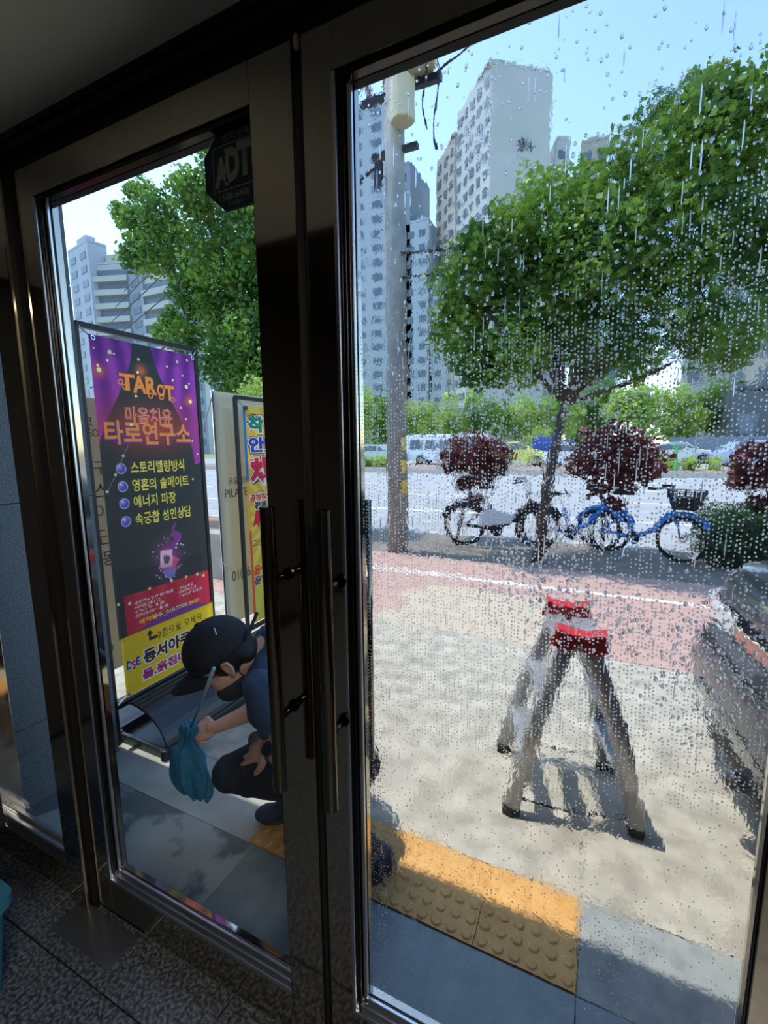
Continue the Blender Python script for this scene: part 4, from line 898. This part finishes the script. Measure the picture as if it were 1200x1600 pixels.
for t_ in (TN, TF):
    b = MB()
    prof = [(-.105, -.02), (-.09, .055), (-.03, .038), (.03, .038), (.09, .055), (.105, -.02), (.06, -.045), (.02, -.03), (-.02, -.03), (-.06, -.045)]
    b.prism([(t_.x+a, t_.y, t_.z+.01+z) for a, z in prof], (0, -.036, 0), (0, .036, 0)); b.build('hinge_cap', RED, ld, bevel=.008)
    MB().cyl((t_.x, t_.y-.04, t_.z), (t_.x, t_.y+.04, t_.z), .012, 12).build('hinge_pin', CHROME, ld)
for a, b in ((FL_, FR_), (BL_, BR_)):
    MB().tube([a.lerp(b, .04)+Vector((0, 0, .05)), a.lerp(b, .5)+Vector((0, 0, .035)), b.lerp(a, .04)+Vector((0, 0, .05))], .004, 6).build('spreader_strap', BLACKM, ld)

# ================================================================== PARKED CAR (rear end in view)
ca = thing('parked_car', 'dark grey sedan parked on the sidewalk at the right edge', 'car', (2.8, 1.35, 0))
PAINT = mat('car_graphite', (44, 48, 56), .3, .35, coat=.8); CGL = mat('car_glass', (26, 30, 34), .08, 0, coat=1.0); TL = mat('tail_red', (190, 22, 34), .18, coat=1.0); TLW = mat('tail_clear', (222, 226, 232), .12, .2, coat=1.0)
ang = R(7); cr_, sr_ = math.cos(ang), math.sin(ang)
O = Vector((.535, 1.02, 0))   # middle of the rear end
def cw(a, b, z): return (O.x+a*cr_-b*sr_, O.y+a*sr_+b*cr_, z)
def plan(z, inset, L_=4.5, W=.90, cor=.30, rear=0.0, n=6):
    P = []; W -= inset; x0_ = rear+inset; x1_ = L_-inset
    for (cx_, cy__, a0) in ((x1_-cor, W-cor, 0), (x0_+cor, W-cor, 90), (x0_+cor, -W+cor, 180), (x1_-cor, -W+cor, 270)):
        for k in range(n+1):
            a = R(a0+90*k/n); P.append(cw(cx_+cor*math.cos(a), cy__+cor*math.sin(a), z))
    return P
rings = [plan(.34, .03), plan(.36, .02), plan(.42, .0), plan(.56, -.012, rear=.0), plan(.64, .0, rear=.02), plan(.74, .02, rear=.05), plan(.84, .035, rear=.04), plan(.93, .05, rear=.03), plan(.985, .075, rear=.05), plan(1.0, .12, rear=.10)]
loft(rings).build('body', PAINT, ca, smooth=True)
loft([plan(.15, .10), plan(.19, .06), plan(.35, .035)]).build('underbody', mat('bumper_black', (20, 22, 26), .6), ca, smooth=True)
def cab(z, a0, a1, W): 
    P = []
    for (x_, y_, s0) in ((a1, W, 0), (a0, W, 90), (a0, -W, 180), (a1, -W, 270)):
        cor = .16; cx_ = x_-cor if x_ == a1 else x_+cor; c2 = y_-cor if y_ > 0 else y_+cor
        for k in range(5): a = R(s0+22.5*k); P.append(cw(cx_+cor*math.cos(a), c2+cor*math.sin(a), z))
    return P
loft([cab(.985, .62, 3.2, .80), cab(1.20, .95, 2.85, .72), cab(1.38, 1.30, 2.45, .64)]).build('cabin_glass', CGL, ca, smooth=True)
loft([cab(1.375, 1.25, 2.5, .65), cab(1.43, 1.45, 2.3, .56)]).build('roof', PAINT, ca, smooth=True)
def strip(b0, b1, z0_, z1_, a_, nm, m_, par=ca, n=8, th=.02):
    b = MB(); vs_ = []
    for i in range(n+1):
        t = b0+(b1-b0)*i/n; W = .90; dd = max(0, abs(t)-(W-.30)); aa = a_+.30-math.sqrt(max(.0, .09-dd*dd))
        for (zz, k) in ((z0_, 0), (z1_, 0), (z1_, th), (z0_, th)): vs_.append(cw(aa-.012+k, t, zz))
    fs = [(i*4+k, i*4+(k+1) % 4, (i+1)*4+(k+1) % 4, (i+1)*4+k) for i in range(n) for k in range(4)]+[(0, 1, 2, 3), tuple(n*4+k for k in (3, 2, 1, 0))]
    b.add(vs_, fs); return b.build(nm, m_, par, bevel=.003)
lm = strip(.84, .38, .745, .83, .055, 'tail_lamp', TLW); strip(.86, .70, .755, .80, .045, 'lamp_reflector', TL, lm)
strip(.36, -.36, .75, .80, .055, 'light_bar', TL); strip(.37, -.37, .80, .812, .05, 'trim_strip', CHROME)
lm2 = strip(-.38, -.84, .745, .83, .055, 'tail_lamp', TLW); strip(-.70, -.86, .755, .80, .045, 'lamp_reflector', TL, lm2)
strip(.72, -.72, .47, .475, .0, 'bumper_seam', RUBBER)
strip(.80, -.80, .655, .66, .02, 'boot_seam', RUBBER)
strip(.26, -.26, .52, .64, .03, 'number_plate', WHITEP)
for b_ in (.16, -.50):
    e = MB().cyl(cw(-.0, b_, .245), cw(.25, b_, .245), .042, 18).build('exhaust_tip', CHROME, ca, bevel=.004); MB().cyl(cw(-.006, b_, .245), cw(.01, b_, .245), .034, 16).build('exhaust_bore', RUBBER, e)
MB().cyl(cw(.5, .55, 1.045), cw(.5, .55, 1.05), .001, 6).build('antenna_base', RUBBER, ca)
for a_ in (.95, 3.65):
    for b_ in (-.80, .80):
        wh = MB().cyl(cw(a_, b_-.10, .32), cw(a_, b_+.11, .32), .32, 26).build('wheel', RUBBER, ca, bevel=.03); MB().cyl(cw(a_, b_+.10, .32), cw(a_, b_+.115, .32), .22, 20).build('rim', CHROME, wh)
        MB().cyl(cw(a_, b_+.07, .34), cw(a_, b_+.095, .34), .37, 26).build('wheel_arch', RUBBER, ca)

# ================================================================== BICYCLES
def bike(label, x, y, rz, frm, fend, basket, s=1.0, white=False):
    t = thing('bicycle', label, 'bicycle', (x, y, 0), None, 0); rot = Matrix.Rotation(rz, 3, 'Z')
    def p(a, b, z): q = rot @ Vector((a*s, b*s, z*s)); return (q.x+x, q.y+y, q.z)
    axd = rot @ Vector((0, 1, 0)); wr = .30
    for a in (-.50, .50):
        w_ = MB().torus(p(a, 0, wr+.02), (wr-.02)*s, .022*s, axd, 30, 8).build('tyre', RUBBER, t, smooth=True)
        MB().torus(p(a, 0, wr+.02), (wr-.05)*s, .010*s, axd, 30, 5).build('rim', CHROME, w_)
        MB().cyl(p(a, -.04, wr+.02), p(a, .04, wr+.02), .03*s, 12).build('hub', CHROME, w_)
        sp = MB()
        for k in range(10):
            an = 2*math.pi*k/10; sp.tube([p(a, 0, wr+.02), p(a+(wr-.05)*math.cos(an), 0, wr+.02+(wr-.05)*math.sin(an))], .0022, 4)
        sp.build('spokes', CHROME, w_, kind='stuff')
        fp = [p(a+(wr+.03)*math.cos(q), 0, wr+.02+(wr+.03)*math.sin(q)) for q in np.linspace(R(25), R(165), 12)]
        MB().tube(fp, .028*s, 6, sq=(.35, 1.2)).build('mudguard', fend, t)
    fr = MB(); fr.tube([p(.50, 0, .32), p(.38, 0, .72), p(.345, 0, .92)], .02*s, 8); fr.tube([p(.38, 0, .66), p(.20, 0, .42), p(-.05, 0, .27), p(-.5, 0, .32)], [.035*s, .035*s, .032*s, .018*s], 8)
    fr.tube([p(-.05, 0, .27), p(-.17, 0, .66)], .024*s, 8); fr.tube([p(-.5, 0, .32), p(-.15, 0, .56)], .014*s, 6); fr.build('frame', frm, t, smooth=True)
    MB().tube([p(-.17, 0, .62), p(-.20, 0, .84)], .014*s, 8).build('seat_post', CHROME, t)
    MB().prism([p(-.33, -.08, .84), p(-.33, .08, .84), p(-.20, .06, .84), p(-.07, .02, .84), p(-.07, -.02, .84), p(-.20, -.06, .84)], (0, 0, 0), (0, 0, .05)).build('saddle', RUBBER, t, bevel=.015)
    MB().tube([p(.25, -.28, .97), p(.33, -.16, .98), p(.345, 0, .93), p(.33, .16, .98), p(.25, .28, .97)], .012*s, 8).build('handlebar', BLACKM, t, smooth=True)
    for sd_ in (-1, 1): MB().cyl(p(.17, sd_*.28, .97), p(.26, sd_*.28, .97), .017, 8).build('grip', RUBBER, t)
    cr = MB().cyl(p(-.05, -.03, .27), p(-.05, .03, .27), .09*s, 18).build('chainring', BLACKM, t); MB().tube([p(-.05, -.05, .27), p(.06, -.07, .17)], .01, 6).build('pedal_crank', CHROME, cr); MB().tube([p(-.05, .05, .27), p(-.16, .07, .37)], .01, 6).build('pedal_crank', CHROME, cr)
    MB().tube([p(-.08, -.04, .26), p(-.12, -.16, .0)], .008, 6).build('kickstand', CHROME, t)
    if basket:
        b = MB()
        for k in range(5):
            z = .72+.055*k; hx, hy = .13+.008*k, .15+.008*k; b.tube([p(.52-hx, -hy, z), p(.52+hx, -hy, z), p(.52+hx, hy, z), p(.52-hx, hy, z), p(.52-hx, -hy, z)], .006, 4)
        for k in range(9):
            e = -.15+.3*k/8
            for sg in (-1, 1): b.tube([p(.52+sg*.13, e, .72), p(.52+sg*.16, e*1.15, .94)], .005, 4); b.tube([p(.52+e*.86, sg*.15, .72), p(.52+e, sg*.18, .94)], .005, 4)
        b.bx(0, .0001, 0, .0001, 0, .0001) if False else None
        b.quad(p(.39, -.15, .72), p(.65, -.15, .72), p(.65, .15, .72), p(.39, .15, .72)); b.build('basket', BLACKM, t)
        MB().box(p(.52, 0, .80), (.2, .2, .12), rot).build('lock_box', BLACKM, t, bevel=.01)
    if white: MB().prism([p(-.28, -.05, .30), p(.16, -.05, .36), p(.20, -.05, .48), p(-.16, -.05, .56), p(-.3, -.05, .48)], (0, 0, 0), tuple(rot @ Vector((0, .1, 0)))).build('battery_case', mat('scooter_white', (214, 216, 220), .4), t, bevel=.02)
    return t
BB = mat('bike_blue', (30, 120, 200), .35, coat=.5)
bike('black bicycle with a pale battery case at the foot of the street tree', -1.28, 5.9, R(8), BLACKM, BLACKM, False, 1.05, True)
bike('sky blue hire bicycle without basket right of the street tree trunk', -.28, 6.2, R(4), BB, BB, False, .95)
bike('sky blue hire bicycle with a black wire basket beside the hedge', .52, 6.05, R(-22), BB, BB, True, 1.0)

# ================================================================== THE MAN CLEANING
ps = thing('person', 'man squatting outside the clean door in black cap navy shirt and dark trousers', 'person', (-.95, .5, 0))
V = Vector
F = V((-.655, -.491, -.574)); U = V((-.459, -.344, .819)); S = V((.6, -.8, 0)); Hc = V((-1.140, .322, .806)); AX = (F, S, U)
Fh = V((-.8, -.6, 0)); K = 1.08
def hp(f, s_, u): return Hc+F*(f*K)+S*(s_*K)+U*(u*K)
nb = V((-1.055, .405, .845)); chest = V((-1.03, .46, .675)); waist = V((-.95, .56, .48)); pel = V((-.868, .655, .345))
Rs, Ls = V((-1.18, .585, .765)), V((-.955, .27, .765)); Re, Rw = V((-1.135, .535, .52)), V((-1.305, .39, .452)); Le, Lw = V((-.735, .185, .56)), V((-.905, .235, .585))
Rh, Lh = V((-.98, .72, .34)), V((-.795, .575, .33)); Rk, Ra = V((-1.25, .395, .265)), V((-1.06, .60, .105)); Lk, La = V((-.745, .20, .36)), V((-.655, .47, .10))
tax = (Fh, S, V((0, 0, 1)))
def ellr(b, c, r_, up_, **k):   # ellipsoid whose long axis follows up_
    u_ = V(up_).normalized(); f_ = (Fh-u_*Fh.dot(u_)).normalized(); b.ell(c, r_, (f_, u_.cross(f_)*-1, u_), **k)
tu = (nb-pel).normalized()
b = MB()
b.ell(hp(.012, 0, .045), (.094*K, .074*K, .098*K), AX, 24, 14); b.ell(hp(.045, 0, -.025), (.058*K, .056*K, .080*K), AX, 20, 12); b.ell(hp(.072, 0, -.088), (.030*K, .034*K, .026*K), AX)
b.ell(hp(.02, 0, -.055), (.055*K, .058*K, .045*K), AX)
b.tube([hp(.098, 0, .012), hp(.114, 0, -.018), hp(.118, 0, -.030)], [.007, .012, .013], 10); b.ell(hp(.108, .010, -.034), (.009, .008, .007), AX); b.ell(hp(.108, -.010, -.034), (.009, .008, .007), AX)
b.ell(hp(.098, 0, -.058), (.010, .022, .006), AX); b.ell(hp(.096, 0, -.066), (.010, .019, .006), AX); b.tube([hp(.092, -.04, .02), hp(.103, -.012, .022), hp(.103, .012, .022), hp(.092, .04, .02)], .008, 8)
for sg in (-1, 1):
    b.ell(hp(.068, sg*.040, -.018), (.022, .016, .018), AX)
    ec = hp(-.004, sg*.077, -.004); b.tube([ec+F*.010*1+U*(-.030), ec-F*.004+S*sg*.008+U*(-.024), ec-F*.016+S*sg*.012+U*(.0), ec-F*.012+S*sg*.011+U*.024, ec+F*.006+S*sg*.006+U*.028, ec+F*.014+U*.010], [.006, .008, .0065, .0065, .006, .005], 8)
    b.ell(ec+S*sg*.002, (.016, .007, .026), AX)
b.tube([hp(-.015, 0, -.03), hp(-.03, 0, -.08).lerp(nb, .4), nb+V((.02, .03, -.03))], [.060, .058, .068], 18)
ellr(b, chest.lerp(nb, .35), (.085, .165, .12), tu); ellr(b, chest.lerp(waist, .2), (.095, .15, .14), tu); ellr(b, waist, (.085, .13, .12), tu); ellr(b, pel, (.095, .145, .11), tu)
def limb(b, pts, rr, n=14): b.tube(pts, rr, n)
limb(b, [Rs, Rs.lerp(Re, .5), Re], [.050, .044, .037]); limb(b, [Ls, Ls.lerp(Le, .5), Le], [.050, .044, .037]); b.ell(Re, (.037,)*3); b.ell(Le, (.037,)*3); b.ell(Rs, (.052,)*3); b.ell(Ls, (.052,)*3)
limb(b, [Re, Re.lerp(Rw, .35), Rw], [.036, .037, .024]); limb(b, [Le, Le.lerp(Lw, .35), Lw], [.036, .037, .024])
for h_, k_, a_ in ((Rh, Rk, Ra), (Lh, Lk, La)):
    limb(b, [h_, h_.lerp(k_, .5), k_], [.078, .068, .050]); b.ell(k_, (.052,)*3); limb(b, [k_, k_.lerp(a_, .35), a_], [.048, .050, .034]); b.ell(h_, (.085,)*3)
def hand(b, W, D, Nrm, thumb_side, curls, spread, palm_l=.085, thumb=((.5, .2), (.8, .1))):
    """W wrist, D along the palm, Nrm back of the hand, thumb_side +-1 along D x N."""
    D = V(D).normalized(); Nn_ = V(Nrm); Nn_ = (Nn_-D*Nn_.dot(D)).normalized(); A = D.cross(Nn_)*thumb_side
    b.ell(W+D*palm_l*.52, (palm_l*.60, .040, .015), (D, A, Nn_), 18, 10); b.tube([W, W+D*.03], [.024, .024], 12)
    for i, (cv, sp) in enumerate(zip(curls, spread)):
        off = (.030, .011, -.008, -.026)[i]; L_ = (.070, .078, .072, .057)[i]; p = W+D*(palm_l*(.90, .95, .92, .84)[i])+A*off; q0 = W+D*palm_l*.45+A*off*.8
        d = (D+A*sp).normalized(); pts = [q0, p]; ang_ = 0
        for seg in (.42, .32, .26):
            ang_ += cv; dd = d*math.cos(ang_)-Nn_*math.sin(ang_); p = p+dd*L_*seg*1.05; pts.append(p)
        b.tube(pts, [.0095, .0098, .0088, .0080, .0066], 10); b.ell(pts[-1], (.0066,)*3, None, 8, 6)
    tb = W+D*.022+A*.022; t1 = tb+(D*.6+A*.8).normalized()*.035-Nn_*.006; t2 = t1+(D*thumb[0][0]+A*thumb[0][1]-Nn_*.25).normalized()*.030; t3 = t2+(D*thumb[1][0]+A*thumb[1][1]-Nn_*.35).normalized()*.026
    b.tube([tb, t1, t2, t3], [.014, .0125, .0105, .0085], 10); b.ell(t3, (.0085,)*3, None, 8, 6)
    return D, A, Nn_
HS = -1
hand(b, Lw, (-.84, .16, -.44), (.75, -.95, 1.1), HS, (.06, .14, .30, .45), (.10, .04, -.06, -.16), .105, ((.9, .35), (1, .2)))
hand(b, Rw, (-.83, -.42, -.30), (.2, -.6, .9), 1, (.95, 1.0, 1.0, 1.0), (.05, 0, -.03, -.08), .085, ((.8, -.1), (.6, -.5)))
body = b.build('body', SKIN, ps, smooth=True)
def remesh(o, vx, it=3, fac=.5, disp=None):
    rm = o.modifiers.new('remesh', 'REMESH'); rm.mode = 'VOXEL'; rm.voxel_size = vx; rm.use_smooth_shade = True
    sm = o.modifiers.new('smooth', 'SMOOTH'); sm.factor = fac; sm.iterations = it
    if disp:
        tx_ = bpy.data.textures.new('folds', 'CLOUDS'); tx_.noise_scale = disp[0]; tx_.noise_depth = 1; d_ = o.modifiers.new('folds', 'DISPLACE'); d_.texture = tx_; d_.strength = disp[1]; d_.mid_level = .5; d_.texture_coords = 'LOCAL'
remesh(body, .0042, 3, .5)
# hair and cap
b = MB(); b.ell(hp(-.004, 0, .040), (.096*K, .079*K, .100*K), AX, 26, 16); b.ell(hp(-.055, 0, -.01), (.045*K, .060*K, .050*K), AX, 18, 10)
for sg in (-1, 1): b.ell(hp(.018, sg*.071, .022), (.018, .006, .03), AX)
hr = b.build('hair', HAIR, ps, smooth=True); remesh(hr, .006, 1, .3)
NAVYC = mat('cap_black', (16, 21, 30), .75, 0, (22, 28, 38), 40, .3, 300)
cp = MB(); cp.ell(hp(.008, 0, .052), (.112*K, .090*K, .100*K), AX, 32, 14, v0=-.28); cpo = cp.build('cap', NAVYC, ps, smooth=True)
br = MB(); n = 16; top_ = []; bot_ = []
for j in range(5):
    for i in range(n+1):
        a = R(-62+124*i/n); rf = .100+.100*j/4*(math.cos(a)**.6); f = rf*math.cos(a)*1.0+.006; s_ = (.086+.008*j/4)*math.sin(a)/math.sin(R(62))*.96; u = .040-.030*(s_/.09)**2-.004*j/4-.008*(j/4)**2
        top_.append(hp(f, s_, u+.002)); bot_.append(hp(f, s_, u-.003))
N_ = len(top_); fs = []
for j in range(4):
    for i in range(n):
        a = j*(n+1)+i; fs += [(a, a+1, a+n+2, a+n+1), (a+N_, a+N_+n+1, a+N_+n+2, a+N_+1)]
for i in range(n): a = 4*(n+1)+i; fs.append((a, a+1, a+1+N_, a+N_)); fs.append((i+1, i, i+N_, i+1+N_))
br.add(top_+bot_, fs); br.build('brim', NAVYC, cpo, smooth=True)
MB().ell(hp(.008, 0, .154), (.010, .010, .004), AX, 10, 6).build('cap_button', NAVYC, cpo, smooth=True)
MB().tube([hp(-.090, .045, .030), hp(-.108, .02, .034), hp(-.125, .0, .045), hp(-.158, -.012, .062)], .010, 4, sq=(.25, 1.2)).build('cap_strap', NAVYC, cpo)
MB().tube([hp(-.045, .074, .105), hp(-.052, .070, .125)], .0022, 4).build('cap_stitch', mat('thread_white', (210, 214, 220), .6), cpo)
# glasses, mask
GM = mat('glasses_metal', (30, 30, 34), .3, .8); b = MB()
for sg in (-1, 1): b.torus(hp(.104, sg*.032, -.008), .022, .0016, F, 24, 6); b.tube([hp(.104, sg*.054, -.004), hp(.09, sg*.070, -.002), hp(.0, sg*.080, .012)], .0016, 6)
b.tube([hp(.106, -.010, -.004), hp(.108, 0, -.001), hp(.106, .010, -.004)], .0014, 6); gs = b.build('glasses', GM, ps)
for sg in (-1, 1): MB().cyl(hp(.104, sg*.032, -.008), hp(.105, sg*.032, -.008), .0212, 20).build('lens', GLASS, gs)
b = MB()
for sg in (-1, 1): b.ell(hp(.085, sg*.030, -.008), (.012, .012, .012), AX, 12, 8)
b.build('eye', mat('eye_white', (210, 205, 200), .3), ps, smooth=True)
b = MB(); b.ell(hp(.045, 0, -.080), (.062*K, .062*K, .045*K), AX, 22, 12); b.ell(hp(.02, 0, -.07), (.055*K, .064*K, .030*K), AX, 18, 10); mk_ = b.build('face_mask', mat('mask_charcoal', (44, 52, 58), .8), ps, smooth=True); remesh(mk_, .006, 2, .5)
for sg in (-1, 1): MB().tube([hp(.010, sg*.064, -.078), hp(-.022, sg*.076, -.050), hp(-.026, sg*.088, -.015)], .0018, 6).build('ear_loop', RUBBER, mk_)
# clothes
SH_ = mat('shirt_navy', (54, 78, 104), .85, 0, (64, 90, 118), 30, .3, 300); b = MB()
ellr(b, chest.lerp(nb, .30), (.105, .185, .135), tu); ellr(b, chest.lerp(waist, .25), (.115, .175, .16), tu); ellr(b, waist, (.108, .155, .13), tu); ellr(b, waist.lerp(pel, .6), (.112, .162, .10), tu)
limb(b, [Rs.lerp(nb, .15), Rs, Rs.lerp(Re, .45), Rs.lerp(Re, .80)], [.062, .070, .068, .072]); limb(b, [Ls.lerp(nb, .15), Ls, Ls.lerp(Le, .25), Ls.lerp(Le, .48)], [.060, .066, .064, .062])
b.tube([nb.lerp(hp(-.02, 0, -.06), .22), nb+V((.03, .04, -.04))], [.070, .085], 18)
b.ell(chest+Fh*.05+V((0, 0, -.06)), (.085, .14, .11), tax); sho = b.build('shirt', SH_, ps, smooth=True); remesh(sho, .008, 4, .5, (.07, .016))
TRO = mat('trousers_black', (24, 30, 40), .85, 0, (30, 37, 48), 30, .3, 250); b = MB(); ellr(b, pel, (.115, .160, .115), tu)
for h_, k_, a_ in ((Rh, Rk, Ra), (Lh, Lk, La)):
    b.ell(h_, (.105,)*3); limb(b, [h_, h_.lerp(k_, .5), k_], [.092, .084, .070]); b.ell(k_, (.072,)*3); limb(b, [k_, k_.lerp(a_, .35), k_.lerp(a_, .92)], [.068, .066, .052])
tro = b.build('trousers', TRO, ps, smooth=True); remesh(tro, .008, 4, .5, (.06, .014))
SHOE = mat('shoe_navy', (38, 50, 72), .7, 0, (46, 58, 82), 50, .2, 200)
for a_, toe in ((Ra, V((-1.165, .505, .035))), (La, V((-.735, .375, .035)))):
    d = (toe-a_); d.z = 0; d.normalize(); sd_ = V((-d.y, d.x, 0)); hl = V((a_.x, a_.y, .045))-d*.035
    b = MB(); b.ell(hl+V((0, 0, .012)), (.045, .036, .042), (d, sd_, V((0, 0, 1)))); b.ell(hl.lerp(toe, .5)+V((0, 0, .002)), (.085, .040, .040), (d, sd_, V((0, 0, 1)))); b.ell(toe, (.058, .043, .030), (d, sd_, V((0, 0, 1)))); b.tube([V((a_.x, a_.y, .05)), V((a_.x, a_.y, .105))], [.042, .044], 14)
    so_ = b.build('shoe', SHOE, ps, smooth=True); remesh(so_, .006, 3, .5)
    sl = MB(); m0 = hl.lerp(toe, .5); P = [m0+d*(.125*math.cos(t)-.0)+sd_*((.044+.006*math.cos(t))*math.sin(t)) for t in np.linspace(0, 2*math.pi, 24, endpoint=False)]
    sl.prism([(p.x, p.y, 0.0) for p in P], (0, 0, .001), (0, 0, .020)); sl.build('sole', mat('sole_white', (60, 66, 76), .7), so_, bevel=.004)
# watch on the near wrist
wd = (Lw-Le).normalized(); wc = Lw-wd*.022; nw = V((.55, -.75, .55)); nw = (nw-wd*nw.dot(wd)).normalized()
wb = MB().torus(wc, .029, .0045, wd, 28, 6).build('watch_strap', mat('strap_grey', (84, 84, 86), .5), ps, smooth=True)
for v in wb.data.vertices:
    r_ = V(v.co)-wc; v.co = wc+(r_-wd*r_.dot(wd))+wd*r_.dot(wd)*2.2
wa = MB().cyl(wc+nw*.026, wc+nw*.038, .0235, 28).build('wristwatch', mat('watch_steel', (150, 150, 154), .25, 1.0), ps, bevel=.002); MB().cyl(wc+nw*.0382, wc+nw*.0395, .0205, 28).build('watch_face', mat('watch_black', (10, 11, 16), .12), wa)
# small grey pad in the near hand
pd = Lw+V((-.095, .035, -.020)); tag(MB().ell(pd, (.035, .028, .014), (V((-.84, .14, -.40)).normalized(), V((0, 0, 1)), V((0, 1, 0))), 18, 10).build('scrub_pad', mat('pad_grey', (92, 98, 112), .8), smooth=True), 'small grey scrub pad under the fingers of the watch hand', 'pad')
# blue cloth
CL = mat('microfibre_blue', (52, 128, 172), .9, 0, (70, 146, 188), 60, .5, 400, trans=.15); b = MB(); n = 40; prof = [(.455, .012), (.475, .026), (.460, .034), (.435, .033), (.415, .024), (.395, .022), (.365, .046), (.335, .060), (.30, .058), (.265, .062), (.23, .060), (.195, .050), (.178, .030)]
cxy = V((-1.385, .345, 0)); random.seed(3); vs_ = []
for j, (z, r_) in enumerate(prof):
    t = j/(len(prof)-1); c_ = cxy+V((-.020*math.sin(t*3.2), -.014*t, 0)) 
    for i in range(n):
        a = 2*math.pi*i/n; rr = r_*(1+.27*math.sin(5*a+t*4)+.22*t*math.cos(2*a-1)+.13*math.sin(9*a-t*7+1)+.08*noise.noise(V((math.cos(a)*2, math.sin(a)*2, t*5)))); sq = 1.0+.25*t
        zz = z+.016*math.sin(3*a+1.5)*t+.012*math.sin(7*a)*t-.03*t*max(0, math.cos(a-.6)); pq = c_+V((math.cos(a)*rr*sq*1.0, math.sin(a)*rr*.72, zz)); vs_.append(pq)
fs = [(j*n+i, j*n+(i+1) % n, (j+1)*n+(i+1) % n, (j+1)*n+i) for j in range(len(prof)-1) for i in range(n)]+[tuple(reversed(range(n)))]
b.add(vs_, fs); cl = b.build('cleaning_cloth', CL, smooth=True); tag(cl, 'bunched sky blue cleaning cloth hanging from his far hand', 'cloth')
so_m = cl.modifiers.new('sol', 'SOLIDIFY'); so_m.thickness = .003; sb_ = cl.modifiers.new('sub', 'SUBSURF'); sb_.levels = 1; sb_.render_levels = 1
tag(MB().tube([(-1.392, .345, .455), (-1.215, .245, .645), (-1.010, .128, .885)], [.0045, .0050, .0058], 8).build('squeegee_rod', mat('rod_pale', (140, 172, 186), .35), smooth=True), 'thin pale blue rod rising from the blue cloth past his face', 'rod')
